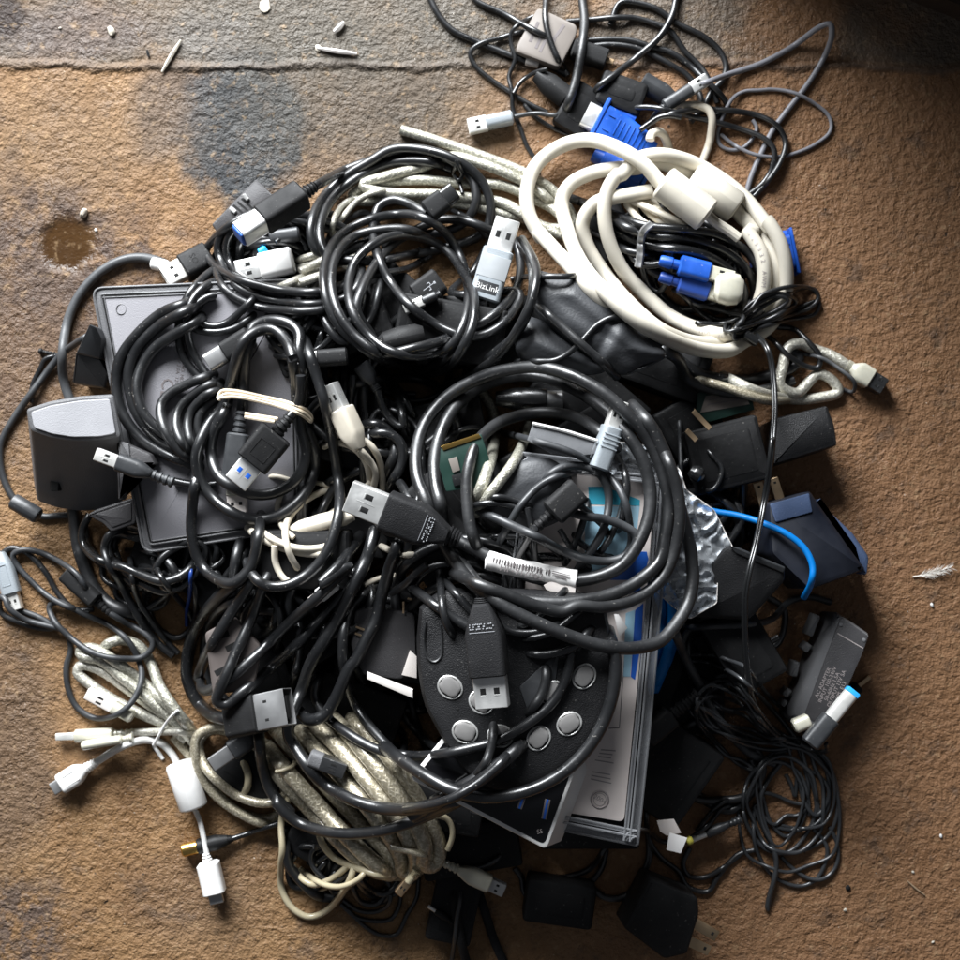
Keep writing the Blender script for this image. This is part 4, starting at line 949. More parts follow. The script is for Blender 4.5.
cable('beige_cable','beige cord curving across the dark hole below the braided bundle','cable','beige',6.5,'T1 230,550 260,595 320,632 400,605 460,560 505,515')
cable('beige_cable','beige cord crossing just under its twin below the braided bundle','cable','beige',6,'T1 260,560 310,600 370,632 440,640 520,605 575,530')
cable('beige_cable','beige cable end curling beside the hub at the bottom','cable','beige',6,'T1 860,330 900,340 925,380 925,430 905,480')
gadget('usb_plug','small brownish metal plug end below the tip of the braided bundle','plug','boxy','T1 770,570','T1 690,670',8,hm='beige',mm='brass',fr=(.2,.3),mw=9,mt=4,th=6)
cable('clear_cable','clear jacketed cable with a clear USB plug at the bottom','cable','braidwarm',7,'T2 -40,470 60,490 120,510 175,530',
 plugs=[dict(end='e',tip='T2 455,655',kind='usb',w=17,mw=13,hm='clearplug',mm='darkmetal',fr=(.28,.5),th=8,taper=.8)])

# blue network cable right
cable('network_cable','bright blue network cable arching right of the clear bag','cable','ethernet',7,'S3 250,225 340,262 430,278 530,308 620,350 684,405 712,470 705,530 680,580',dz=3,flex=2)
cable('network_cable','bright blue network cable coiled behind the edge of the blister pack','cable','ethernet',10,'V8 600,120 650,190 690,290 690,420 660,560 600,700 560,790 560,640 600,480 620,300 590,200 | V8 620,150 660,230 672,380 650,540 600,680 540,800',flex=1.2)

# ================================================================== blister pack, hub, gamepad
t = Thing('blister_pack','clear blister pack with a white and blue card right of the game controller','package')
o = [(520,452),(671,470),(663,585),(651,720),(638,846),(470,812)]
outer = rnd(o,3); zf = plane(outer,5,(.0,.0),zabs=58)
card = rnd([(532,468),(655,482),(650,560),(634,720),(624,822),(490,800)],6); b = slab(t,'card',card,1.2,'card',lambda x,y: zf(x,y)-1,bev=.1)
zc = lambda x,y: zf(x,y)-.98
def prn(nm,s,m,up=0): t.part(nm,*slab_vf(xy(s) if isinstance(s,str) else s,lambda x,y: zc(x,y)+.12+up,.2,bev=.02),m,b,smooth=0)
prn('printed_teal_area','V3 170,400 270,400 480,480 478,515 175,505','cyanprint')
prn('printed_pale_area','V3 150,518 478,518 450,780 400,940 150,940','paleblue',.01)
prn('printed_blue_area','V3 430,790 520,790 530,830 500,960 300,960 330,880','blueprint',.03)
prn('printed_pale_stripe','V8 395,320 450,300 440,480 420,700 380,700','paleblue',.02)
prn('printed_blue_stripe','V8 452,300 500,260 490,470 450,720 425,700','blueprint',.04)
prn('printed_blue_stripe','V8 470,0 520,0 480,180 360,220 410,140','blueprint',.04)
strips(t,'printed_lines',[(p1('X6 280,205'),p1('X6 382,212')),(p1('X6 270,228'),p1('X6 360,238')),(p1('X6 262,250'),p1('X6 350,262')),(p1('X6 240,275'),p1('X6 368,296')),(p1('X6 220,355'),p1('X6 345,375')),(p1('X6 215,380'),p1('X6 348,405')),(p1('X6 212,405'),p1('X6 352,435'))],1.1,zc,'printfaint',b)
c = p1('X6 273,545')
for R_,rr_ in ((8.6,.38),(6.2,.12)):
    v,f,_ = tube([W(c[0]+R_*math.cos(a),c[1]+R_*math.sin(a),zc(*c)+.1) for a in [i*2*math.pi/28 for i in range(29)]],rr_,5); t.part('round_seal',v,f,'printfaint',b)
plate_text(t,'2004',c,32,2.6,zc,'printfaint',b,'seal_lettering')
strips(t,'printed_box',[(p1('S6 830,350'),p1('S6 810,620')),(p1('S6 810,620'),p1('S6 770,622'))],.8,zc,'print',b)
for nm,ins0,ins1,zt,th_ in (('shell_flange',0,7,0,.7),('shell_wall',11,13,3.5,5)):
    A = shrink(outer,ins0); B = shrink(outer,ins1); n = len(A); v = []; f = []
    for rg,zz in ((A,zt),(B,zt),(B,zt-th_),(A,zt-th_)):
        v += [W(x,y,zf(x,y)+zz) for x,y in rg]
    for r_ in range(4):
        for j in range(n): a=r_*n+j; c2=r_*n+(j+1)%n; d=((r_+1)%4)*n+(j+1)%n; e=((r_+1)%4)*n+j; f.append((a,c2,d,e))
    t.part(nm,v,f,'blister',smooth=0)
for k_ in (0.4, 8.5, 14.5):
    rg = shrink(outer,k_); v,f,_ = tube([W(x,y,zf(x,y)+(.2 if k_ < 8 else 3.6)) for x,y in rg+[rg[0]]],.5,6); t.part('shell_bead',v,f,'blister')
press(outer,lambda x,y: zf(x,y)+1); t.done()
t = Thing('paper_tag','small white pointed paper tag beside the blue card stripe','tag'); poly = xy('V8 325,325 350,325 406,408 355,462 340,400'); zf = plane(poly,.6,dz=1); t.part('tag',*slab_vf(poly,zf,.4,bev=.05),'whitepaper'); t.done()
# plastic bag
t = Thing('plastic_bag','crumpled clear plastic bag with torn bright edges right of the thick black coil','bag')
poly = rnd([(604,440),(650,446),(680,470),(686,490),(714,510),(733,548),(718,562),(717,603),(690,619),(672,606),(655,590),(640,560),(610,500)],3)
import mathutils
def hh(x,y):
    f_ = mathutils.noise.noise(Vector((x*.045,y*.045,3)))*4; g_ = 1-abs(mathutils.noise.noise(Vector((x*.08,y*.08,9))))*2.2; g2 = 1-abs(mathutils.noise.noise(Vector((x*.2,y*.2,5))))*2.2
    return f_*.6+g_*2.0+g2*.35
pp, f = sheet(poly, 1.6); v = [W(x,y,50-max(0,(x-660))*.10+hh(x,y)) for x,y in pp]
v, f = close_sheet(v, f, [Vector((a.x,a.y,a.z-.15)) for a in v])
bg = t.part('bag',v,f,'bag',smooth=35)
v,f,_ = tube([W(x,y,50.1-max(0,(x-660))*.10+hh(x,y)) for q_ in range(len(poly)) for x,y in [tuple(np.array(poly[q_-1])*(1-u)+np.array(poly[q_])*u) for u in (0,.33,.66)]],.22,5); t.part('bag_edge',v,f,'dullwhite',bg); t.done(); press(poly,lambda x,y: 52+0*x)

# white hub
t = Thing('usb_hub','white bordered hub with a glossy black top and blue ports at the bottom','hub')
o = xy('T2 -20,120 240,280 600,468 660,478 700,440 770,150 820,120 700,-100 300,-300'); 
outer = rnd(xy('T2 -60,120 640,485 700,470 830,115 560,-160 300,-200'),6,4)
body = rnd([p1('T2 40,170'),p1('T2 640,482'),p1('T2 762,150'),p1('T2 700,-60'),p1('T2 300,-150')],7,5)
zf = plane(body,12,(0,0),zabs=68); b = slab(t,'frame',body,11,'white',zf,(15,1),.8)
top = rnd(shrink([p1('T2 40,170'),p1('T2 640,482'),p1('T2 762,150'),p1('T2 700,-60'),p1('T2 300,-150')],4.2),6,5); t.part('black_top',*slab_vf(top,lambda x,y: zf(x,y)+.25,.6,bev=.15),'hubblack',b)
z7 = lambda x,y: zf(x,y)+.3
for s in ('T2 628,345 645,260','T2 520,300 540,245'):
    a,c = xy(s); band(t,'port_frame',a,c,5.5,z7,'print',b,.2); band(t,'port_tongue',a,c,2.2,lambda x,y: z7(x,y)+.12,'blueinsert',b,.2)
plate_text(t,'SS',p1('T2 610,400'),-12,2.4,z7,'printfaint',b)
press(body,zf); t.done()

# game controller
t = Thing('game_controller','black game controller body with silver oval buttons in the lower centre','game controller')
out = xy('S6 70,180 60,300 66,420 90,540 140,640 200,740 270,820 360,860 470,850 580,800 680,710 750,610 790,500 800,380 780,260 740,150 560,120 300,110 150,120')
out = [tuple(q[:2]) for q in spline([(a,b_,0) for a,b_ in out+[out[0]]],9)][:-1]
zf = plane(out,15,(0,0),zabs=74); b = slab(t,'body',out,15,'rubber',zf,bev=4.5)
for nm,s in (('grip_ring','S6 140,250 120,330 130,380 150,330 150,250'),):
    v,f,_ = tube([W(x,y,zf(x,y)+.1) for x,y,_ in spline(P('S6 95,230 88,300 100,360 125,378 150,360 155,300 150,240'),3)],.5,6); t.part(nm,v,f,'blackmat',b)
for (x,y,a) in ((185,470,35),(300,525,40),(240,635,20),(370,650,10),(680,430,-55),(560,490,-50),(625,605,-35),(512,658,-50)):
    c = p1(f'S6 {x},{y}')
    v,f,_ = tube([W(qx,qy,zf(*c)+.2) for qx,qy in ell(c,12.6,10.6,a,26)+[ell(c,12.6,10.6,a,26)[0]]],.4,6); rg = t.part('button_rim',v,f,'metal',b)
    bt = t.part('button',*slab_vf(rnd([(c[0]+(u*10.6*math.cos(math.radians(a))-w_*8.6*math.sin(math.radians(a))),c[1]+(u*10.6*math.sin(math.radians(a))+w_*8.6*math.cos(math.radians(a)))) for u,w_ in ((-1,-.6),(-.5,-1),(.5,-1),(1,-.6),(1,.6),(.5,1),(-.5,1),(-1,.6))],3),lambda x,y: zf(x,y)+1.5,3,bev=.9),'silverbutton',b)
tri = rnd(xy('S6 440,470 590,330 560,560 480,580'),3); t.part('centre_plate',*slab_vf(tri,lambda x,y: zf(x,y)+.5,1,bev=.3),'charcoal',b)
for s in ('S6 213,550','S6 640,520'): t.part('screw_hole',*slab_vf(ell(p1(s),1.6,1.6,n=10),lambda x,y: zf(x,y)+.1,.3,bev=.05),'void',b)
t.done()
# pinkish-grey things seen low between the thick cords
t = Thing('plastic_case','pinkish grey plastic case deep between the thick black arcs at lower left','case')
poly = rnd(xy('S5 90,270 200,210 300,320 270,480 120,500'),4); zf = plane(poly,4,zabs=34); b = slab(t,'case',poly,4,'dullbrown',zf)
strips(t,'slots',[(p1('S5 120,290'),p1('S5 180,270')),(p1('S5 170,330'),p1('S5 230,300')),(p1('S5 130,420'),p1('S5 170,400'))],6,zf,'void',b); t.done()
t = Thing('plastic_case','brownish plastic case under the cords left of the game controller','case')
poly = rnd(xy('V2 330,540 460,520 690,560 700,900 600,960 380,930 300,760'),4); zf = plane(poly,4,zabs=38); b = slab(t,'case',poly,4,'darkplastic',zf)
t.part('pale_edge',*slab_vf(xy('V2 610,930 660,780 700,820 700,950'),lambda x,y: zf(x,y)+1,1,bev=.1),'pinkwhite',b)
strips(t,'contacts',[(p1('V2 335,640'),p1('V2 385,660')),(p1('V2 330,680'),p1('V2 385,700')),(p1('V2 620,490'),p1('V2 620,560')),(p1('V2 645,470'),p1('V2 680,480'))],2,lambda x,y: zf(x,y)+1,'brass',b); t.done()
t = Thing('plastic_strip','narrow white plastic edge between the cords left of the game controller','panel'); poly = xy('S5 690,415 860,480 860,512 690,440'); zf = plane(poly,3,zabs=52); t.part('panel',*slab_vf(poly,zf,3,bev=.4),'dullwhite'); t.done()
# ================================================================== upper right: pouch, white coil, blue plugs
def pouch(name, label, poly, th, zabs, m='leather', dome=9, creases=()):
    A = np.array(poly)
    def dist(x, y):
        d = 1e9
        for i in range(len(A)):
            a = A[i-1]; b = A[i]; ab = b-a; t_ = max(0, min(1, ((np.array((x,y))-a)@ab)/(ab@ab))); d = min(d, np.linalg.norm(np.array((x,y))-a-ab*t_))
        return d
    pp, f = sheet(poly, 2.6); v = []
    for x, y in pp:
        h = dome*math.sqrt(min(1, dist(x, y)/22))
        for (cx, cy, ca, wd, dp) in creases:
            u = (x-cx)*math.cos(ca)+(y-cy)*math.sin(ca); h += dp*math.exp(-u*u/(wd*wd))
        v.append(W(x, y, zabs+h+.5*math.sin(x*.05+y*.07)))
    v, f = close_sheet(v, f, [Vector((a.x, a.y, zabs-th)) for a in v])
    t = Thing(name, label, 'pouch'); b = t.part('body', v, f, m, smooth=60); press(poly, lambda x, y: zabs+dome*.8+0*x); return t, b
t, b = pouch('leather_pouch','black leather pouch with a pointed flap behind the upper coil', [q[:2] for q in spline(P('R6 120,400 200,420 300,425 400,500 500,600 570,660 615,722 540,760 470,788 420,780 350,740 260,680 170,600 120,520 120,400'),4)][:-1], 8, 56, dome=8, creases=((560,300,-.9,9,-1.5),(620,335,.6,12,2.2),(600,350,.5,5,-1.2)))
sp = spline(P('R6 470,788 540,762 612,724'),3); v,f,_ = tube([W(x,y,57) for x,y,_ in sp],.7,6); t.part('edge_seam',v,f,'charcoal',b); t.done()
t, b = pouch('leather_pouch','lower black leather pouch half hidden below the pointed flap', [q[:2] for q in spline(P('R6 80,570 150,590 250,650 340,720 400,770 330,790 200,780 100,745 60,700 80,570'),4)][:-1], 8, 54, dome=7); t.done()
cable('black_cable','black cord draped over the pouches with a gentle hump','cable','black',6,'R6 60,745 120,742 200,740 250,715 300,670 355,612 410,582 480,582 560,610 640,680')
cable('black_cable','pair of thin cords running from the upper coil under the white cable','cable','black',6,'R6 40,440 90,432 180,430 270,428 330,410 380,380')
cable('black_strap','flat black strap crossing between the two pouches','strap','blackmat',9,'R6 120,520 200,590 290,670 380,750 430,800')

cable('black_cable','thick black cable lying just under the white cable coil at right','cable','black',12,'R6 560,640 620,690 | R7 0,520 60,560 140,585 250,590 350,570 410,545 440,510 400,480',flex=1.2)
cable('black_cable','second black cable tucked below the white coil at right','cable','blackmat',11,'R6 600,700 660,740 | R7 30,590 120,625 240,640 340,620 420,590',flex=1.2)
cable('firewire_cable','braided clear cable with a square black-tipped plug pointing right','cable','braidpale',11,
 'R7 160,575 250,620 340,650 430,662 520,655 585,635 565,595 510,568 475,600 430,640 370,610 380,540 400,470 440,455 490,475 560,500 615,535',
 plugs=[dict(end='e',tip='R7 748,618',kind='boxy',w=21,mw=17,hm='clearplug',mm='blackmat',fr=(.1,.55),th=9,mt=7,taper=.75,ins='void')],flex=1.1)
cable('braided_cable','braided clear cable going into the dark under the white coil','cable','braidwarm',9,'R7 40,580 110,600 180,620 260,650 330,668 400,665')

# VGA plugs
def vga(name, label, tail, tip, w, hide=0, q=60, dz=0, ribs=True, th=12, shell=True):
    tail = p1(tail); tip = p1(tip); z = rest(footprint(tail, tip, w*.6, .1, .9), q)+th/2+dz
    t = Thing(name, label, 'plug'); F, L = frame(tail, tip, z); k = mmpx(z); hw = w*k/2
    b = t.part('housing', *loft([(0, hw*.30, th*.32, 2), (L*.14, hw*.34, th*.38, 2), (L*.15, hw*.52, th*.42, 2), (L*.45, hw*.68, th*.48, 2), (L*.76, hw*.76, th*.5, 2), (L*.765, hw*.70, th*.46, 2)], F, 3), 'vgablue')
    fl = t.part('flange', *bx(L*.77, L*.83, -hw, hw, -th*.52, th*.52, F, .5), 'vgablue', b)
    if shell:
        sh = loft([(L*.83, hw*.56, th*.36, 1.8), (L, hw*.56, th*.36, 1.8), (L, hw*.50, th*.30, 1.4), (L*.86, hw*.50, th*.30, 1.4)], F, 3); si = t.part('metal_shell', *sh, 'metal', b)
        t.part('pin_block', *loft([(L*.84, hw*.46, th*.26, 1), (L*.955, hw*.46, th*.26, 1)], F, 3), 'cream', si)
    if ribs: t.part('grip_ribs', *merge(*[bx(L*a, L*a+.6, -hw*.36, hw*.36, th*.40, th*.40+1.3*(.5+a), F, .15) for a in (.2,.27,.34,.41,.48,.55)]), 'vgablue', b)
    t.part('moulded_frame', *merge(bx(L*.63, L*.72, -hw*.34, -hw*.30, th*.45, th*.53, F, .05), bx(L*.63, L*.72, hw*.30, hw*.34, th*.45, th*.53, F, .05)), 'vgablue', b)
    for s in (-1, 1):
        sc = t.part('thumbscrew', *loft([(L*.40, 1.9, 1.9, 1.9, s*hw*.80), (L*.76, 1.9, 1.9, 1.9, s*hw*.80)], F, 3), 'vgablue', b)
    lift(footprint(tail, tip, w*.8, .1, .9), z+th*.5); t.done()
vga('vga_plug','bright blue monitor plug with ribbed grip and metal end above the white cable loop','X1 925,905','X1 508,690',47)
vga('vga_plug','blue monitor plug mostly hidden beneath the white cables','R3 640,570','R3 870,700',40,dz=-2,ribs=False,shell=False)
vga('vga_plug','blue monitor plug sticking out of the right side of the white coil','R7 260,150','R7 452,112',46,dz=-3,ribs=False,shell=False)
cable('black_cable','shiny black cord leaving the blue monitor plug in a wide dark loop','cable','black',6,'R4 15,425 45,402 120,397 220,420 330,445 450,478 530,510 568,550 562,620 525,680 480,715')
cable('black_cable','second shiny black cord looping to the right of the blue monitor plug','cable','black',6,'R4 75,480 120,445 200,418 300,405 420,410 520,430 585,470 612,530 592,600 545,670 495,725')
cable('black_cable','short black cord with a ribbed collar beside the blue monitor plug','cable','blackgloss',6,'W4 0,400 80,345 150,300 240,285 330,300')
cable('white_cable','slim white cable hooked over the end of the blue monitor plug','cable','creamthin',9,'W4 80,480 90,430 140,410 190,440 215,500 235,570 240,620')
cable('white_cable','slim white cable curving down behind the white coil','cable','creamthin',8,'W4 240,250 300,210 390,200 480,205 550,240 578,310 572,400 555,500 520,600 480,690')
cable('white_cable','slim white cable looping inside the white coil','cable','creamthin',7,'R6 470,80 490,130 500,190 520,230 570,245 640,240 | R4 60,720 110,790 180,830 240,830')
cable('white_cable','short white cable running under the two white ferrites','cable','creamthin',7,'R6 560,140 590,190 630,230 690,245 | R3 760,740 800,800 860,840 930,850')
# bundle of black cords inside the ring
for i,(s,wd,lb) in enumerate((('R6 260,140 330,165 430,205 540,243 680,256 800,277 900,330 955,400 975,480 950,540',9,'outermost'),('R6 400,205 470,250 560,280 690,290 800,320 880,370 930,440 935,510 890,560',9,'second'),('R6 390,240 480,290 570,320 700,335 790,365 860,420 900,480 890,540 840,570',9,'third'),('R6 400,290 460,330 540,350 600,360',8,'inner stub of the'),('R6 440,330 480,400 540,480 620,540 720,590 830,600 900,560',8,'lowest'))):
    cable('black_cable',f'{lb} black cord of the clipped bundle inside the white coil','cable','black',wd,s)
cable('thin_cable','thin black cord crossing behind the bundle inside the white coil','cable','black',5,'R6 280,200 330,260 400,300 480,400')
t = Thing('metal_clip','silvery cable clip holding the black bundle inside the white coil','clip')
pts = spline(P('R6 560,235 530,262 520,300 518,350 510,395'),3); v,f,_ = tube([W(x,y,win(HM,x,y,3)+.8) for x,y,_ in pts],1.6,8,twin=True); t.part('clip',v,f,'darkmetal'); t.done()
def bluebit(label, tail, tip, w, mm_='clearplug', m='vgablue'):
    gadget('blue_plug',label,'plug','boxy',tail,tip,w,hm=m,mm=mm_,fr=(.26,.42),th=8,mw=w*.72,mt=6,rings=1)
bluebit('deep blue square plug lower of the pair inside the white coil','R6 590,430','R6 855,515',19,m='deepblue')
bluebit('blue square plug with a clear end inside the white coil','R6 590,370','R6 860,440',20)
gadget('clear_plug','clear round plug cap beside the blue square plugs','cap','oval','R6 790,470','R6 895,480',34,hm='clearplug',mm=None,fr=(0,1),th=8,dz=-6)
def printed(t,p,z,r):
    a = np.array(p1('R7 215,45')); i0 = int(np.argmin(np.linalg.norm(p[:,:2]-a,axis=1))); s = 'E119932 AWM 2919 80C 30V VW-1'; vf = []
    st = 1 if p[min(i0+6,len(p)-1),1] > p[i0,1] else -1
    for k, ch in enumerate(s):
        i = i0+st*int(k*1.9)
        if ch == ' ' or i < 1 or i > len(p)-2: continue
        A_, B_ = W(*p[i-1,:2], z[i-1]+r), W(*p[i+1,:2], z[i+1]+r); d = (B_-A_).normalized()*st; n = Vector((0,0,1)).cross(d).normalized(); u = d.cross(n)*1.0
        tv, tf = text_vf(ch); c0 = (A_+B_)/2
        vf.append(([c0+d*(x*2.6)+n*(y*2.6)+Vector((0,0,.07+q*.05)) for x,y,q in tv], tf))
    if vf: t.part('printed_marking', *merge(*vf), 'printfaint', 0, smooth=0)
def long_ferrite(t,p,z,r):
    printed(t,p,z,r); add_plug(t,'ferrite',p1('R4 262,655'),p1('R4 432,770'),33,float(z[-1])+2,hm='cream',mm=None,fr=(0,1),rmm=r)
# white coil
cable('monitor_cable','thick cream monitor cable wound in several turns at upper right with a long white ferrite','cable','cream',14.5,
 'R6 560,115 440,135 350,160 305,230 320,310 380,410 470,520 590,625 720,675 850,668 | R7 230,430 320,350 355,235 345,125 300,30 | R4 500,830 400,730 300,665 220,625 130,600 60,620 | R6 440,30 340,48 260,90 228,150 250,260 300,380 400,500 500,590 620,660 740,700 850,702 | R7 230,452 325,395 385,295 392,180 368,80 320,0 | R4 560,850 460,730 350,645 240,590 140,572 60,590 0,650 | R6 440,50 402,100 385,180 400,290 450,400 530,490 620,570 720,620 830,645 | R7 215,405 285,320 310,225 300,125 250,35 | R4 505,860 440,790 400,740',flex=2.2,seg=16,dive=0,
 extra=long_ferrite)
def fer(t,p,z,r):
    a,b_ = p1('R4 155,670'),p1('R4 325,800'); zz = float(z[0])+3
    add_plug(t,'ferrite',a,b_,36,zz,hm='cream',mm=None,fr=(0,1),rmm=r)
    q = spline(P('R4 320,790 360,825 400,850 440,880'),3); v,f,_ = tube([W(x,y,zz-4) for x,y,_ in q],2.0,10); t.part('cord',v,f,'cream')
cable('monitor_cable','cream monitor cable forming the large single loop around the blue plug','cable','cream',15,
 'R3 895,685 820,602 720,543 620,517 520,540 430,610 395,700 402,790 450,880 | R6 140,265 215,345 290,425,-3 370,515,-9 440,590,-16 500,640,-22',flex=2,seg=16,dive=0,extra=fer)
# knot of thin black wire
cable('twin_wire','thin black wire bunched in tight flat loops at the right of the white coil','wire','black',4.2,
 'R6 650,470 690,520 740,560 820,590 900,575 | R7 210,400 290,330 380,280 460,250 505,262 505,300 440,340 340,370 240,400 180,415 200,370 280,310 360,280 400,295 360,330 270,370 190,420 220,430 320,380 420,330 515,300 500,345 400,370 290,400 200,440 240,330 290,290 370,270 430,300 380,340 260,390 165,410 170,385 240,350 330,340',flex=.8)
cable('twin_wire','thin black wire feeding the knot from inside the white coil','wire','black',4.5,'R6 640,480 690,510 720,550 780,600 | R7 60,380 130,385 200,370 260,330 300,280 350,258 430,245 490,255 512,285 480,325 400,345')
cable('thin_wire','thin grey twisted wire from the blue plugs to the black knot','wire','charcoal',4.5,'R6 680,495 720,530 790,548 850,565 900,580 | R7 200,410 230,430')
cable('twin_wire','slack loop of flat black wire hanging right of the knot','wire','black',5.5,'R7 360,395 420,402 470,445 518,505 510,545 465,540 400,500 340,440 300,415')
cable('thin_cable','thin grey cord curling beside the square-tipped clear plug','cable','greycord',4,'R7 440,492 520,508 590,550 645,600 640,635 590,620')
gadget('cable_clip','dark clasp under the knot of thin wire','clasp','boxy','R7 235,420','R7 290,455',10,hm='blackgloss',mm=None,fr=(0,.95),th=6)

# ================================================================== left side coils
t = Thing('phone_charger','flat dark grey plug with ridges and two pins at the upper left of the pile','charger')
poly = rnd(xy('V7 575,112 705,235 640,330 440,440 345,440 308,385'),2); zf = plane(poly,14,(.05,.02),q=60,dz=6); b = slab(t,'case',poly,12,'darkplastic',zf,bev=.8)
strips(t,'ridges',[(p1('V7 440,270'),p1('V7 510,330')),(p1('V7 465,250'),p1('V7 535,310')),(p1('V7 490,230'),p1('V7 555,290'))],2.2,zf,'void',b)
for s in ('V7 500,205 530,240','V7 420,285 455,315'):
    a,c = xy(s); fr_,L = frame(a,c,zf(*a)+1.2); t.part('pin',*bx(0,L,-.8,.8,-.6,.6,fr_,.3),'metal',b)
t.done()
cable('coil_cable','black cable wound in loose turns under the plugs at upper left','cable','black',8.5,
 'V7 570,318 470,365 385,430 345,510 370,620 420,720 540,800 700,845 960,862 1150,800 1210,640 1120,450 950,400 | V7 700,335 560,345 460,400 405,480 400,560 440,650 540,735 700,775 900,800 1100,760 1200,600 1130,430 950,350 | V7 640,310 520,335 400,405 310,490 275,550 320,625 440,700 600,752 760,785 960,790 1120,740',flex=1.1)
cable('coil_cable','black cable making the lowest wide arc of the upper left coil','cable','black',8.5,'V7 335,640 345,700 400,785 560,872 760,903 960,900 1100,860')
cable('black_cable','black cord crossing inside the upper left coil','cable','black',7,'V7 475,552 560,512 690,490 820,522 880,570 930,600')
cable('black_cable','small black cord arch above the white USB plug','cable','blackgloss',5,'V7 695,495 740,460 810,452 855,490 878,545')
for i,s in enumerate(('R5 690,385 770,358 860,340 960,320','R5 690,410 780,390 880,380 970,350','R5 640,480 720,445 800,410 900,370','R5 700,470 760,450 830,420 920,400')):
    cable('clear_cable',('uppermost','second','third','lowest')[i]+' pale clear cord leading right from the white USB plug','cable','braidpale',8,s)
gadget('usb_plug','white USB plug with a steel end inside the upper left coil','plug','usb','V7 800,600','V7 460,672',26,hm='white',mm='metal',fr=(0,.58),th=8.5,mw=21,inner='white')
gadget('cable_clip','small pale blue plastic clip behind the white USB plug','clip','boxy','V7 640,530','V7 590,560',8,hm='bluetip',mm=None,fr=(0,.9),th=4,dz=-4)
gadget('grey_plug','grey plug body under the cord arch at the upper left','plug','boxy','V7 860,440','V7 660,470',14,hm='charcoal',mm=None,fr=(.1,.9),th=7,dz=-5)

# mini loops and arcs
cable('black_cable','black cord twisted in two small loops below the upper left coil','cable','black',8,'R5 600,470 540,540 450,610 380,605 345,565 370,525 430,500 | R5 400,505 345,545 325,590 350,622 420,636 500,620 565,575 600,540',flex=.9)
cable('black_cable','outer black cord arcing down beside the small twisted loops','cable','black',8.5,'R5 440,395 400,420 340,480 300,560 290,640 310,730 360,795 430,852 480,900')
cable('black_cable','inner black cord arcing down beside the small twisted loops','cable','black',8.5,'R5 450,440 390,465 340,520 322,600 335,690 380,770 440,835 500,890')
# coil C over the enclosure
cable('thick_cable','thick black cable coiled over the grey enclosure on the left','cable','black',11,
 'R5 350,500,-8 | R8 700,228 600,268 505,350 443,440 428,545 452,640 512,725 600,785 700,825 | F 215,468,-10 240,460,-26 285,420,-32 285,350,-32 230,305,-26 205,302,-14 | R8 690,262 595,312 512,392 477,480 480,560 512,650 590,735 700,790 | F 215,458,-10 240,450,-26 280,400,-32 280,345,-32 225,312,-26 205,312,-14 | R8 740,290,-4 650,345 570,402 522,475 505,545 530,640 600,710 690,750 | F 212,450,-12 225,445,-20',flex=1.3)
for i,(s,wd) in enumerate((('X4 900,300 760,345 640,385 520,440 400,500 310,590 290,700 310,800 350,900 420,1010 540,1120 700,1200',10),('X4 960,400 820,410 690,465 580,545 500,620 450,720 440,820 470,930 540,1040 660,1140',9),('X4 980,480 860,480 740,520 660,590 590,680 555,790 560,900 610,1020 720,1130',9),('X4 1000,560 860,560 760,610 685,690 655,790 665,900 710,1010 800,1110',9))):
    cable('black_cable',('leftmost','second','third','rightmost')[i]+' flat dark cord arching inside the coil over the enclosure','cable','blackmat',wd,s)
gadget('micro_plug','small black plug with a glossy square end left of the rubber banded loop','plug','usbb','R5 560,650','R5 398,752',21,hm='plugblack',mm='darkmetal',fr=(0,.62),th=9,mw=19,mt=6,inner='blackmat')
gadget('usb_plug','black USB plug with a moulded mark at the far upper left of the pile','plug','usb','V7 300,570','V7 28,712',26,hm='plugblack',mm='paintmetal',fr=(0,.60),th=9,mw=22,roll=10,pitch=14,dz=2,text=('OS',.33,-90,3.6,0,'void'))
gadget('usb_plug','flat black USB plug with a silver grey top pointing left beside the stand','plug','usb','R8 640,895','R8 356,790',18,hm='charcoal',mm='brightmetal',fr=(.28,.44),th=8,mw=13,taper=.8,dz=4,rings=4)
cable('black_cable','short black cord behind the flat USB plug near the stand','cable','black',8,'R8 640,890 690,900 740,905 800,900')
# ================================================================== centre low
t = Thing('circuit_card','small green circuit board seen through the thick coil in the centre','circuit card')
poly = rnd(xy('S2 150,400 300,345 330,440 300,540 170,560 145,470'),2); zf = plane(poly,2,zabs=62); b = slab(t,'board',poly,2,'pcb',zf,bev=.2)
t.part('gold_edge',*slab_vf(xy('S2 150,392 290,345 300,360 160,408'),lambda x,y: zf(x,y)+.4,.5,bev=.05),'gold',b)
t.part('chip_label',*slab_vf(xy('S2 178,440 210,430 222,480 195,490'),lambda x,y: zf(x,y)+1,1,bev=.1),'labelbeige',b)
t.part('chip',*slab_vf(xy('S2 190,500 230,490 240,530 200,540'),lambda x,y: zf(x,y)+1,1,bev=.1),'blackgloss',b); t.done()
t, b = pouch('fabric_pouch','black grey cloth pouch seen through the thick coil in the centre',[q[:2] for q in spline(P('S2 300,560 360,500 430,450 560,440 640,520 620,640 500,700 360,680 290,620 300,560'),4)][:-1],8,62,'leather',5); t.done()
t = Thing('clear_package','clear plastic package with its lit edge coloured white in the middle of the thick coil','package')
poly = xy('S2 490,310 600,335 725,372 730,420 640,430 560,420 470,370'); zf = plane(poly,2,zabs=66); b = slab(t,'tray',poly,1.5,'blister',zf,bev=.3)
v,f,_ = tube([W(x,y,zf(x,y)+.4) for x,y,_ in spline(P('S2 490,308 600,333 728,372'),3)],.7,6); t.part('edge',v,f,'white',b); t.done()  # white tube stands for the light caught along this clear edge
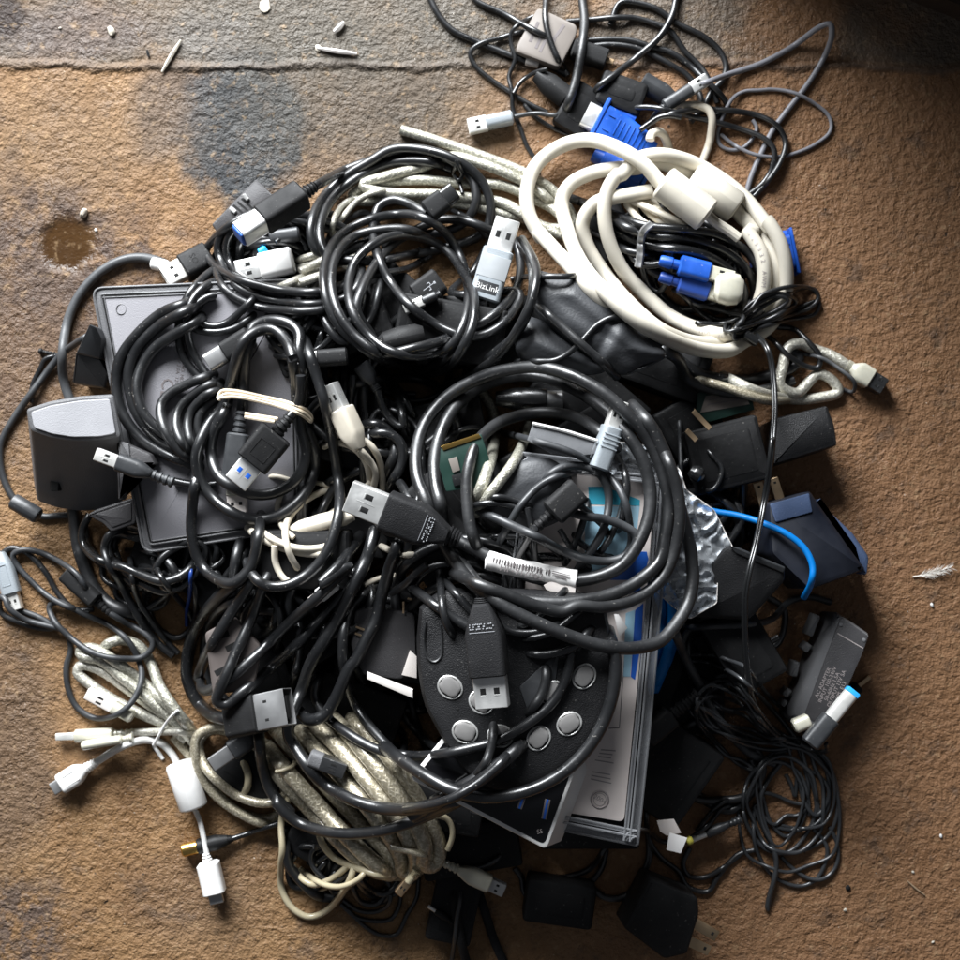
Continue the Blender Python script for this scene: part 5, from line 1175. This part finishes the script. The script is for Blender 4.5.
cable('braided_cable','short braided silver cable bending down inside the thick coil','cable','braid',11.5,'S2 300,190 335,240 350,310 345,400 320,490 290,570 260,640')
cable('braided_cable','second short braided silver cable crossing inside the thick coil','cable','braid',11,'S2 480,300 460,370 420,450 370,520 330,570 280,640')
cable('black_cable','thin black cord arcing above the small green circuit board','cable','black',5.5,'S2 160,390 190,350 250,325 330,325 400,345')
gadget('round_plug','round black cable plug with a metal collar at the top of the thick coil','plug','barrel','S2 340,215','S2 605,222',23,hm='blackgloss',mm='darkmetal',fr=(.05,.72),mw=19)

# small glossy loop plug and vertical cords in the middle
for i,s in enumerate(('V1 100,50 95,110 110,170 140,260','V1 145,60 150,130 140,200 120,280 100,380','V1 200,90 190,180 175,260 150,330','V1 30,60 20,150 50,240 80,330')):
    cable('black_cable',('first','second','third','fourth')[i]+' of four short black cords hanging behind the small flat plug','cable','black',7.5,s)
cable('black_cable','black cord doubled over left of the thick coil','cable','black',11,'V1 210,440 260,395 330,385 400,420 440,480 450,560 420,640 390,740')
cable('black_cable','black cord folded parallel to the doubled cord left of the thick coil','cable','black',10,'V1 240,480 320,445 400,440 470,480 500,560 480,650 440,720 400,820')
cable('black_cable','glossy black loop of cord with a small silver ended plug in the middle','cable','blackgloss',9,'V1 345,180 370,260 410,340 470,395 500,400 495,330 470,230 430,150 400,110',
 plugs=[dict(end='s',tip='V1 240,20',kind='micro',w=17,mw=12,hm='charcoal',mm=None,fr=(.2,.75),th=7,taper=.7)])
cable('black_cable','shiny black cord diving right beside the small silver ended plug','cable','blackgloss',8,'V1 430,130 500,220 560,330 600,380 640,400')
gadget('hdmi_plug','small horizontal plug with a bright blade end near the middle','plug','usb','S1 632,58','S1 450,74',17,hm='plugblack',mm='brightmetal',fr=(.06,.62),th=8,mw=15,dz=2)

# white thin cables
WG = 'white thin cords in the centre'
for i,(s,wd,lb) in enumerate((
 ('S1 500,372 560,352 640,355 700,385 735,440 748,520 742,590 710,640',7,'white cord arching over the right of the white tangle'),
 ('S1 500,420 540,390 600,382 655,410 690,460 700,520 690,560',6.5,'white cord arching just inside the outer arch of the white tangle'),
 ('S1 640,400 690,440 720,490 690,540 640,575 560,640 490,670 450,700 440,745',6.5,'white cord zigzagging through the white tangle to a short end'),
 ('S1 235,680 285,722 360,760 450,785 540,788 610,765',8,'white cord forming the lower left rim of the white tangle'),
 ('S1 250,655 330,728 430,768 530,765 600,730',7,'white cord running just above the lower rim of the white tangle'),
 ('S1 375,560 360,620 378,690 420,730',6,'short upright white cord at the left of the white tangle'),
 ('S1 600,545 520,562 440,612 392,680 395,760 440,850 480,880',7,'white cord curving down through the white tangle'),
 ('S1 350,760 352,820 382,880 430,905',7,'white cord dropping below the white tangle'),
 ('S1 275,518 350,503 420,520 520,530 600,560',5,'thin white cord crossing the top of the white tangle'),
 ('S1 700,735 760,770 830,792 925,790',7,'white cord passing under the big USB plug'),
 ('S1 680,905 740,880 800,870',6,'short white cord glimpsed below the big USB plug'))):
    if i == 6:
        gadget('white_plug','smooth oval white body in the middle of the white tangle','plug','oval','S1 410,705','S1 640,645',19,hm='creamthin',mm=None,fr=(0,1),th=10,dz=-5)
    cable('white_cable',lb,'cable','creamthin',wd,s,group=None,flex=.9)
gadget('white_plug','small blocky white plug below the white tangle','plug','boxy','V2 215,375','V2 70,495',15,hm='white',mm='pinkwhite',fr=(0,.7),th=6)
gadget('usb_plug','pale clear USB plug under the rubber banded loop','plug','usb','S1 205,520','S1 215,640',20,hm='clearplug',mm='pinkwhite',fr=(0,.45),th=7,mw=19,inner='white')
cable('white_cable','white USB lead with an upright steel plug in the white tangle','cable','creamthin',7,'S1 662,402 700,445 722,490 715,540 690,600',
 plugs=[dict(end='s',tip='S1 553,165',kind='usb',w=22,mw=16,hm='creamthin',mm='metal',fr=(.0,.62),th=8.5,taper=.7,roll=-32,dz=4,inner='white')])

# ================================================================== lower left thick arcs
cable('black_cable','black cord running up steeply between the lower left arcs','cable','black',9,'S5 432,190 442,260 440,350 420,440 400,500')
cable('black_cable','thin black cord bowing beside the steep cord at lower left','cable','black',7,'S5 580,180 535,250 508,320 490,400 500,480')
cable('black_cable','long black cord swinging from the centre round under the thick arcs to the hub','cable','black',10,'S5 740,90 655,150 612,230 600,330 612,440 640,520 690,600 780,700 880,785 960,835 | S6 180,830 250,850',flex=1.2)
cable('black_cable','black cord swinging right below the white panel toward the controller','cable','black',10,'S5 560,380 510,440 500,510 540,575 620,640 730,700 850,722 960,718 | S6 240,700 360,668 470,605 560,530 612,440 632,340 640,260',flex=1.3)
cable('thick_cable','thick black cable forming the outer left arc with a wide flat silver plug','cable','black',13,'V4 460,250 400,330 290,410 190,510 110,625 55,770 40,900 | S5 30,450 70,530 130,578 180,588',flex=1.3,
 plugs=[dict(end='e',tip='S5 405,540',kind='dp',w=39,mw=36,hm='plugblack',mm='darkmetal',fr=(.02,.5),th=11,mt=7,dz=6,roll=-12,pitch=24,inner='void')])
cable('thick_cable','thick black cable folded in a tight hairpin inside the outer left arc','cable','black',11,'V4 470,240 420,380 330,520 230,680 150,830 110,960 | S5 78,440 80,478 105,482 170,448 285,350 400,235 520,125 620,22 | V2 120,390 235,270 320,160 385,50',flex=1.3)
cable('thick_cable','thick black cable folded in the innermost hairpin of the left arcs','cable','black',11,'V4 560,270 500,390 440,560 380,700 320,830 | S5 190,380 150,470 135,520 165,535 215,500 310,420 420,322 520,222 620,108 660,60 | V2 310,330 380,250 440,160',flex=1.3)
gadget('micro_plug','small black plug with a dark metal micro end below the wide silver plug','plug','micro','S5 285,640','S5 118,755',21,hm='charcoal',mm='darkmetal',fr=(0,.55),th=8,mw=15,mt=4,taper=.9)
gadget('square_plug','small square black socket resting on the braided bundle','plug','boxy','S5 470,725','S5 612,778',17,hm='greyplastic',mm='blackmat',fr=(.05,.35),th=7,mw=15,mt=7)
cable('thick_cable','thick black cable making the lowest wide arc across the bottom','cable','black',12,'S5 288,615 292,660 302,750 340,860 415,940 | T1 150,262 240,352 360,397 480,410 620,395 760,352 880,302 960,262 | T2 50,340 130,290 220,230 330,170 420,110 500,40',flex=1.5)
cable('thick_cable','thick black cable running straight down from the big USB plug and curving right','cable','black',13,'V2 450,60 405,220 330,380 240,560 150,720 70,850 | S5 445,490 405,590 400,640 440,715 500,795 600,868 720,912 850,920 960,895 | T2 150,268 250,238 350,180 430,110 500,50 570,-20',flex=1.5)
cable('thick_cable','thick black cable dropping from the centre and bending left at the bottom','cable','black',12.5,'V2 600,60 585,150 540,280 492,450 455,600 395,720 330,850 | S5 630,390 575,510 530,575 475,590 440,560',flex=2.4)
cable('thick_cable','thick black cable hugging the lower edge of the game controller','cable','black',13,'S6 -60,690 0,735 100,800 200,852 320,876 460,856 580,800 680,712 750,602 788,480 795,370 770,260',flex=2.5)
cable('black_cable','black cord dropping over the middle of the game controller','cable','blackmat',10,'S6 530,340 540,430 520,500 480,560 455,600')
cable('black_cable','black cord lying along the left edge of the controller face','cable','blackmat',9,'S6 340,560 345,640 320,740 270,810')
cable('black_cable','black cord crossing the lower left of the controller','cable','black',9,'S6 430,690 330,790 240,855 150,895 0,925')

# thin cords of the centre, above the controller
for i,(s,wd) in enumerate((('S6 0,70 80,130 160,190 240,240 330,290',10),('S6 140,0 150,90 160,190 190,270 240,310',8),('S6 200,0 260,80 330,190 400,260 480,270 560,250 640,200',8),('S6 150,60 220,140 280,200 360,230',8),('S6 400,300 480,290 560,270 650,200 720,150',7),('S6 390,250 460,240 520,200 600,120 660,60',7),('S6 100,20 60,50 20,90 -30,120',8),('S6 420,340 540,350 640,320 700,260 740,210',9))):
    cable('black_cable',('first','second','third','fourth','fifth','sixth','seventh','eighth')[i]+' black cord, counted from the left, in the tangle just above the game controller','cable','black',wd,s)

# inner thin coil under the slim plug
TG = None
for i,(s,wd,lb) in enumerate((
 ('S2 280,590 370,580 460,605 540,650',6.5,'highest'),('S2 200,632 320,602 430,618 520,660',6.5,'second highest'),('S2 280,728 400,726 520,742 640,832',7,'lowest level'),
 ('S2 430,815 500,700 560,620',7,'steep short'),('S2 470,620 490,720 500,820',7,'upright short'),('S2 660,560 690,590 660,720 590,860',7.5,'long steep'),
 ('S2 620,690 680,760 760,800 830,800',7,'low right'),('S2 590,700 640,780 700,840',6,'short diagonal'),('S2 600,560 700,640 760,700 780,790',7,'right diagonal'),('S2 820,450 835,520 820,620 770,740 700,830',7,'outer right'))):
    cable('thin_cable',lb+' thin black cord in the tangle inside the thick coil','cable','black',wd,s)
gadget('strain_plug','black plug body with a ribbed neck in the middle of the thick coil','plug','boxy','V5 430,430','V5 720,170',28,hm='plugblack',mm=None,fr=(.42,.56),th=13,rmm=1.6,rings=4)
cable('thin_cable','thin black cord leaving the ribbed neck of the plug in the coil','cable','black',7,'V5 450,410 395,500 340,600 300,680')
cable('thin_cable','black cord curving up the right side of the tangle to the slim plug','cable','black',8,'V3 330,200 378,290 400,380 392,480 370,600 330,700')
cable('thin_cable','thin grey-black cord looping right from the small board across the coil','cable','charcoal',7.5,'S2 385,343 500,373 620,410 720,460 792,525 832,600 850,690 850,760 800,830 700,870 600,880')
cable('thin_cable','thin grey-black cord forming the rounded inner loop of the coil','cable','charcoal',8.5,'S2 515,570 535,515 595,472 660,464 722,482 764,540 770,620 742,720 690,800 640,870')
cable('thin_cable','thin grey-black cord rising diagonally from the barcode label','cable','charcoal',7.5,'S2 345,790 400,685 450,605 520,535 600,497 660,488')
cable('thin_cable','thin grey-black cord sweeping in a flat oval across the front of the coil','cable','charcoal',9,'S2 275,622 380,670 500,725 600,778 700,812 800,812 860,775 872,722 832,690 760,662 690,652 640,640')

# slim usb plug
gadget('usb_plug','slim grey USB plug standing tilted at the top right of the thick coil','plug','usb','V3 215,330','S2 815,225',20,hm='paleplug',mm='brightmetal',fr=(.08,.57),th=8,mw=15,roll=14,dz=7,logo='ridges')

# ================================================================== rubber banded loop with blue USB plug
gadget('usb_plug','grey plug with a ribbed neck hanging inside the rubber banded loop','plug','boxy','S1 228,262','S1 195,520',22,hm='charcoal',mm=None,fr=(.32,.66),th=9,rmm=2)
cable('thick_cable','thick black cable doubled in a loop held by a cream rubber band','cable','black',11.5,
 'S1 228,285 232,220 238,120 245,40 262,0 | R5 560,625 600,598 650,592 700,605 735,640 | S1 440,40 455,120 458,200 440,260 450,300 478,350 500,430 480,530 420,610 340,658 250,660 155,612 82,530 60,430 100,322 165,235 195,130 215,50 | R5 530,670 580,632 645,628 690,670 715,740 | S1 415,60 425,140 432,230 445,320 465,420 440,500 380,552 300,572 212,552 142,500 115,430 122,350 160,272 185,200',flex=1.3)
cable('thick_cable','thick black cable end with a black USB plug showing blue contacts','cable','black',10,'S1 445,130 445,200 430,250 405,285',
 plugs=[dict(end='e',tip='S1 205,528',kind='usb',w=36,mw=25,hm='plugblack',mm='metal',fr=(.24,.46),th=9,logo='panel',ins='blueinsert',inner='blueinsert',rings=4,dz=3,roll=-8)])
t = Thing('rubber_band','cream rubber band wrapped twice round the doubled black cable','rubber band')
for s,dz in (('S1 140,215 150,190 200,188 300,208 400,232 470,262 488,290 480,305',.6),('S1 142,222 160,202 210,202 300,220 400,246 465,274 482,292',1.3),('S1 150,212 210,210 300,228 390,252 460,282 478,298',.9),('S1 240,272 300,282 362,292',.2),('S1 240,284 300,294 350,302',.2)):
    p = spline(P(s),2.5); z = np.array([win(HM,x,y,3) for x,y,_ in p]); z = gauss(np.maximum(z,z.max()-9),3)+dz+.5
    v,f,_ = tube([W(p[i,0],p[i,1],z[i]) for i in range(len(p))],.75,7); t.part('strand',v,f,'rubberband')
t.done()
cable('black_cable','black cord hanging in a deep loop over the lower edge of the grey enclosure','cable','black',11,'S1 65,470 48,590 42,700 62,800 112,868 190,900 258,842 288,740 300,640',flex=1.2)
cable('thick_cable','thick black cord running down in front of the white tangle and hooking left','cable','black',11,'S1 458,-10 500,120 532,222 560,350 580,480 590,600 572,700 532,800 462,872 390,907 312,905 262,860 250,820',flex=1.3)

# ================================================================== upper coil with strap tie
cable('coil_cable','black cable coiled at the top with a wire tie, ending in a blue-lipped square plug','cable','black',9.5,
 'R2 55,245 150,192 260,150 340,120 430,112 520,130 590,170 640,232 650,300 622,362 570,400 | R2 480,420 300,430 120,500 60,480 40,420 50,350 90,280 180,200 260,152 | R2 340,108 450,108 560,140 640,190 690,260 705,330 690,400 640,440 | R2 400,500 200,520 100,500 72,420 90,340 140,268 230,202 320,162 400,150 480,155 560,182',flex=1.3,
 plugs=[dict(end='s',tip='V7 478,448',kind='usbb',w=26,mw=22,hm='plugblack',mm='metal',fr=(.16,.55),th=10,mt=8,roll=24,pitch=14,dz=8,inner='blueinsert',rings=4)])
cable('wire_tie','black twist tie knotted round the upper coil','tie','blackgloss',4,'R2 590,150 575,175 565,200 580,215 592,240 600,270',flex=.5)
cable('wire_tie','second strand of the black twist tie on the upper coil','tie','blackgloss',4,'R2 575,150 592,180 600,205 585,225 570,205',flex=.5)
cable('clear_cable','pale clear cord making a small arch left of the main coil','cable','braidpale',6.5,'R2 125,460 122,380 160,312 220,285 250,290')
cable('clear_cable','pale clear cord arching beneath the raised end of the main coil','cable','braidpale',6.5,'R2 130,400 200,310 260,272 320,262 362,285')
for i,s in enumerate(('R2 0,560 60,530 130,500','R2 0,600 60,580 120,560')):
    cable('clear_cable',('upper','lower')[i]+' pale clear cord tucked under the left edge of the main coil','cable','braidpale',9,s)
# things inside the main coil
gadget('usb_plug','black plug with a raised USB trident mark inside the main coil','plug','boxy','R2 520,590','R2 430,655',27,hm='plugblack',mm=None,fr=(0,1),th=9,logo='trident')
gadget('usb_plug','small pale metal tipped plug inside the main coil','plug','boxy','R2 520,640','R2 385,700',9,hm='charcoal',mm='brightmetal',fr=(.1,.4),th=6,mw=10)
gadget('round_plug','domed black plug body at the bottom inside of the main coil','plug','oval','R2 290,830','R2 460,790',26,hm='plugblack',mm=None,fr=(0,1),th=13)
cable('black_cable','black cord showing across the middle of the main coil','cable','black',7.5,'R2 240,522 320,515 400,500 450,478')
cable('black_cable','second black cord showing across the middle of the main coil','cable','black',7.5,'R2 230,580 300,568 400,548 485,498')
cable('black_cable','black cord passing behind the upper right of the main coil','cable','black',7,'R2 560,330 640,380 700,440 740,500')
cable('coil_cable','black cable looping in front of the main upper coil to a small black plug','cable','black',9.5,
 'R2 640,930 720,860 790,800 845,700 862,600 848,520 800,450 740,420 700,405 620,375 520,368 | R2 440,400 330,470 240,600 210,700 260,790 300,858 420,842 540,808 640,765 740,700 800,620 815,540 800,460 760,400 | R2 700,460 640,560 560,640 | R2 810,640 770,730 700,785 620,800 530,770 450,720 380,658 320,575 282,485 270,400 290,322 340,295 400,308 465,345',flex=1.3,
 plugs=[dict(end='e',tip='R2 572,262',kind='usbb',w=22,mw=18,hm='plugblack',mm='blackgloss',fr=(.04,.6),th=9,mt=7,inner='void',dz=4)])
def biz(t,p,z,r):
    hi,F,L,(s0,s1,hw,hh) = LAST[0]
    a = s0+(s1-s0)*.12; b_ = s0+(s1-s0)*.34
    t.part('name_plate', *bx(a,b_,-hw*.66,hw*.66,hh-.1,hh+.12,F,.3), 'charcoal', hi)
    t.part('brushed_band', *bx(s0+(s1-s0)*.42,s0+(s1-s0)*.86,-hw*.97,hw*.97,hh-.1,hh+.1,F,.1), 'brushed', hi)
    tv,tf = text_vf('BizLink'); X0=(a+b_)/2; sz=3.3
    t.part('lettering', [F @ Vector((X0+y*sz, -x*sz, hh+.15+c*.05)) for x,y,c in tv], tf, 'white', hi, smooth=0)
cable('coil_cable','black cable wound in the main upper coil with a grey USB plug','cable','black',9.5,
 'R2 655,745 640,790 590,850 500,905 400,920 300,882 200,818 130,738 92,640 90,545 130,445 220,382 340,350 430,352 520,400 580,480 612,570 622,660 600,760 560,830 | R2 460,870 350,860 270,810 200,720 178,620 200,530 260,465 340,430 440,432 540,480 600,560 640,640 640,740 620,800 | R2 560,900 480,935 380,905 270,850 180,770 130,680 115,580 140,490 200,430 300,405 400,405 480,440',flex=1.3,
 plugs=[dict(end='s',tip='R2 768,368',kind='usb',w=31,mw=25,hm='paleplug',mm='metal',fr=(.21,.49),th=8,taper=1,dz=5,rings=3,inner='white')],extra=biz)


cable('coil_cable','black cable strand bowing round the lower right of the main upper coil','cable','black',9,'R2 820,440 870,540 860,650 810,760 740,860 650,930 540,985',flex=1.4)

# ================================================================== the thick coil right of centre
gadget('usb_plug','big black USB plug pointing down over the controller with a moulded mark','plug','usb','X3 330,60','X3 425,938',38,hm='blackshell',mm='metal',fr=(.05,.66),mw=33,th=12,mt=6,roll=10,dz=6,logo='dots',taper=.7,inner='white')
def label_wrap(t,p,z,r):
    pass
cable('thick_cable','very thick black cable coiled round the centre with a big USB plug pointing left','cable','blackmat',13,
 'F 430,525 | S2 205,738 330,800 450,862 560,888 650,888 740,872 820,832 880,752 918,650 922,540 890,430 832,340 760,262 682,202 590,158 480,132 380,142 280,182 200,252 152,340 128,440 132,540 150,610 160,690,-12 190,780,-14 245,850,-6 | S6 310,108 400,138 500,155 600,159 683,149 760,134 837,104 905,58 | V8 600,0 | V3 630,700 648,600 650,480 618,320 560,170 470,30 | S2 850,285 760,202 640,135 520,100 400,108 280,147 170,212 95,302 62,400 62,500 102,610 130,690,-10 190,800,-12 | S6 260,80,-6 330,130 400,180 500,230 650,290 760,320 870,325 960,300 | V8 690,392 768,262 798,120 790,0 | V3 788,800 755,650 712,500 680,350 640,230 | F 650,425 632,405',flex=4,seg=16)
gadget('usb_plug','large black USB plug pointing left across the centre with a moulded mark','plug','usb','X2 960,640','X2 68,283',40,hm='blackshell',mm='metal',fr=(.10,.58),mw=32,th=13,mt=6,roll=-6,dz=5,logo='dots',taper=.62,inner='white',rings=4,rmm=2.6)
cable('thick_cable','thick black cable strand rising from the low arc at the right of the thick coil','cable','blackmat',12,'S6 200,50,-8 290,90 400,130 500,168 600,190 | V8 100,275 250,285 400,256 530,188 620,98 668,5 | V3 706,710 722,560 700,400 655,260 600,140',flex=3.2,seg=14)
cable('thick_cable','thick black cable making the open inner loop of the thick coil','cable','blackmat',12,'S2 300,800 262,700 248,600 250,490 285,380 355,312 450,277 560,268 660,290 740,340 800,400',flex=2.5,seg=14)
# printed label wrapped round the cable
t = Thing('barcode_label','crinkled white barcode label wrapped round the thick cable','label')
sp_ = spline(P('S2 322,812 420,838 530,862 648,885'),3); zz = [win(HM,x,y,4)+.4 for x,y,_ in sp_]; zm = sorted(zz)[len(zz)//2]
v,f,uv = tube([W(x,y,zm-2.2) for x,y,_ in sp_],[3.5+.10*math.sin(i*1.3)+.12*math.sin(i*.5) for i in range(len(sp_))],18); b = t.part('wrap',v,f,'whitepaper',smooth=40)
fl = t.part('loose_end',*slab_vf(xy('S2 530,905 560,890 650,905 645,945 600,945 540,922'),lambda x,y: zm+.2,.4,bev=.1),'pinkwhite',b)
d_ = np.array(sp_[-1][:2])-np.array(sp_[0][:2]); L_ = np.linalg.norm(d_); d_ /= L_; n_ = np.array((-d_[1],d_[0])); rr = random.Random(4)
segs = []; s_ = 9
def onl(s,o):
    i = min(len(sp_)-1,int(s/L_*(len(sp_)-1))); return tuple(np.array(sp_[i][:2])+n_*o)
bars = []
while s_ < L_-26:
    wd = rr.choice((.8,1.2,1.8)); bars.append((onl(s_,-5),onl(s_,.2),wd)); s_ += wd+rr.choice((.9,1.4,2))
vf = []
def over(x,y): 
    return zm-2.2+3.85
for a,c,wd in bars:
    a=np.array(a); c=np.array(c); q=(c-a)/np.linalg.norm(c-a); m=np.array((-q[1],q[0]))*wd/2
    vf.append(slab_vf([tuple(a+m),tuple(c+m),tuple(c-m),tuple(a-m)],over,.5,bev=.03))
t.part('barcode',*merge(*vf),'print',b,smooth=0)
plate_text(t,'HP-917462',onl(L_*.42,3.4),math.degrees(math.atan2(d_[1],d_[0])),3.6,lambda x,y: over(x,y)+.25,'print',b)
strips(t,'small_print',[(onl(L_-22,-4),onl(L_-4,-3)),(onl(L_-22,-2),onl(L_-6,-1)),(onl(L_-20,0),onl(L_-8,1))],.8,over,'print',b)
t.done()

WIRES = []
# ================================================================== right side wires
cable('twin_wire','long flat black wire hanging straight down over the right side of the pile','wire','blackgloss',6.5,'R7 280,425 310,455 333,505 346,600 350,700 345,780 335,900 | S3 563,-5 550,120 530,240 505,370 478,480 462,570 460,660 463,760 470,850 482,930 | S7 400,250 430,330 465,410',twin=True,flex=3,seg=14,dz=8)
cable('black_cable','black cord with a ribbed collar slanting across the thin wire bundle','cable','charcoal',9,'S7 120,20 160,120 215,230 270,340 345,435 420,500 500,530')
gadget('ribbed_plug','ribbed black cord collar at the left of the thin wire bundle','plug','boxy','S7 215,270','S7 20,430',22,hm='plugblack',mm=None,fr=(.5,.5),th=12,rings=5,rmm=2.4)
for i,s in enumerate((
 ('S7 240,250 290,210 345,205 400,235 450,290 520,370 570,440 600,520 620,600 615,690 590,760 540,800 490,760 455,660 445,560 480,500 560,480'),
 ('S7 170,150 240,155 310,180 370,215 420,260 480,320 540,390 590,460 612,540 640,620 650,700 620,780 560,850 500,860 440,830 395,750 380,680 400,590 450,535 520,525 590,570 620,650 625,720'),
 ('S7 260,260 330,235 400,290 470,380 540,430 600,440 660,490 700,540 730,640 725,730 690,800 620,845 540,862 470,850 420,800 385,730 380,650'),
 ('S7 230,280 300,330 380,350 440,400 500,450 560,470 620,480 680,540 700,620 690,700 640,760 560,775 500,765'),
 ('S7 200,300 280,350 340,400 420,430 500,460 560,465 500,480 420,470 340,440 280,400 240,350 230,290 290,250 350,270 400,310 460,380 520,440'),
 ('S7 180,330 240,400 300,470 360,530 420,555 380,520 320,500 260,440 210,370 215,310 280,280 350,300 420,340 480,400 560,450'),
 ('T4 30,260 80,230 150,240 220,270 290,290 250,330 200,330 150,370 100,330 70,280 60,420 80,500 130,580 200,625 265,638 330,610 370,540 380,470 350,420 320,390'),
 ('T4 60,290 100,380 140,470 160,560 140,650 118,740 125,690 150,600 158,520 130,430 100,340 90,250 120,180 180,100'),
 ('T4 390,380 420,440 428,520 400,580 350,610 290,600 230,560 180,510'),
 ('T4 200,150 225,200 240,250 | T4 250,160 265,210 275,260 | T4 330,330 380,270 385,210 350,160 300,130'))):
    cable('thin_wire',('first','second','third','fourth','fifth','sixth','seventh','eighth','ninth','tenth')[i]+' of the springy thin black wires tangled at the lower right, counted from the top','wire','wire',4.2 if i != 7 else 5,s,flex=.9,group='springy thin wires at the lower right')
    WIRES.append(s)
rw = random.Random(21)
for k in range(5):
    src = P(WIRES[k % 6]); dx, dy = rw.uniform(-10,10), rw.uniform(-8,12); sc = rw.uniform(.88,1.1); cx_ = sum(q[0] for q in src)/len(src); cy_ = sum(q[1] for q in src)/len(src)
    pts = [(cx_+(x-cx_)*sc+dx+rw.uniform(-3,3), cy_+(y-cy_)*sc+dy+rw.uniform(-3,3), 0) for x, y, _ in src]
    cable('thin_wire','springy thin black wire somewhere in the dense tangle at the lower right','wire','wire',rw.uniform(3.2,4.2),pts,flex=.9,group='dense tangle of thin wires at the lower right')
gadget('usb_plug','black square USB plug with a bright blue tip beside the grey power supply','plug','usbb','X7 225,880','X7 488,560',19,hm='charcoal',mm='brightmetal',fr=(.04,.5),mw=14,th=10,mt=7.5,inner='bluetip',dz=10,roll=-10)
gadget('clear_plug','small clear plug housing at the foot of the grey power supply','plug','boxy','X7 140,760','X7 235,720',14,hm='clearplug',mm=None,fr=(0,1),th=7,dz=6)
cable('thin_wire','thin black wire hooking under the blue tipped plug','wire','blackgloss',5,'X7 180,860 230,890 290,912 345,905 335,860')
gadget('barrel_plug','black barrel plug with a pale tip and yellow ring near the white tag','plug','barrel','T3 705,345','T3 470,442',10.5,hm='charcoal',mm='brightmetal',mw=7,fr=(.24,.42),dz=6)
gadget('yellow_ring','small yellow ring on the tip of the barrel plug','ring','boxy','T3 492,432','T3 466,444',8,hm='yellow',mm=None,fr=(0,1),th=4,dz=3)
t = Thing('paper_tag','folded white paper tag on the dark cords at the lower right','tag')
p_ = xy('T3 335,352 410,345 442,405 380,418 350,400'); zf = plane(p_,.5,dz=8,tilt=(.1,0)); b = t.part('flap',*slab_vf(p_,zf,.4,bev=.05),'pinkwhite'); z2 = lambda x,y: zf(x,y)+2
t.part('fold',*slab_vf(xy('T3 390,405 468,428 440,495 378,480'),z2,.5,bev=.05),'whitepaper'); t.done()
for i,s in enumerate(('T3 510,400 560,330 610,280 660,258 710,255','T3 480,430 560,370 620,300 680,285 720,290','T3 240,380 300,400 350,440 400,450')):
    cable('black_cable',('upper','lower','short left')[i]+' thin cord beside the white tag and barrel plug','cable','black',5,s)
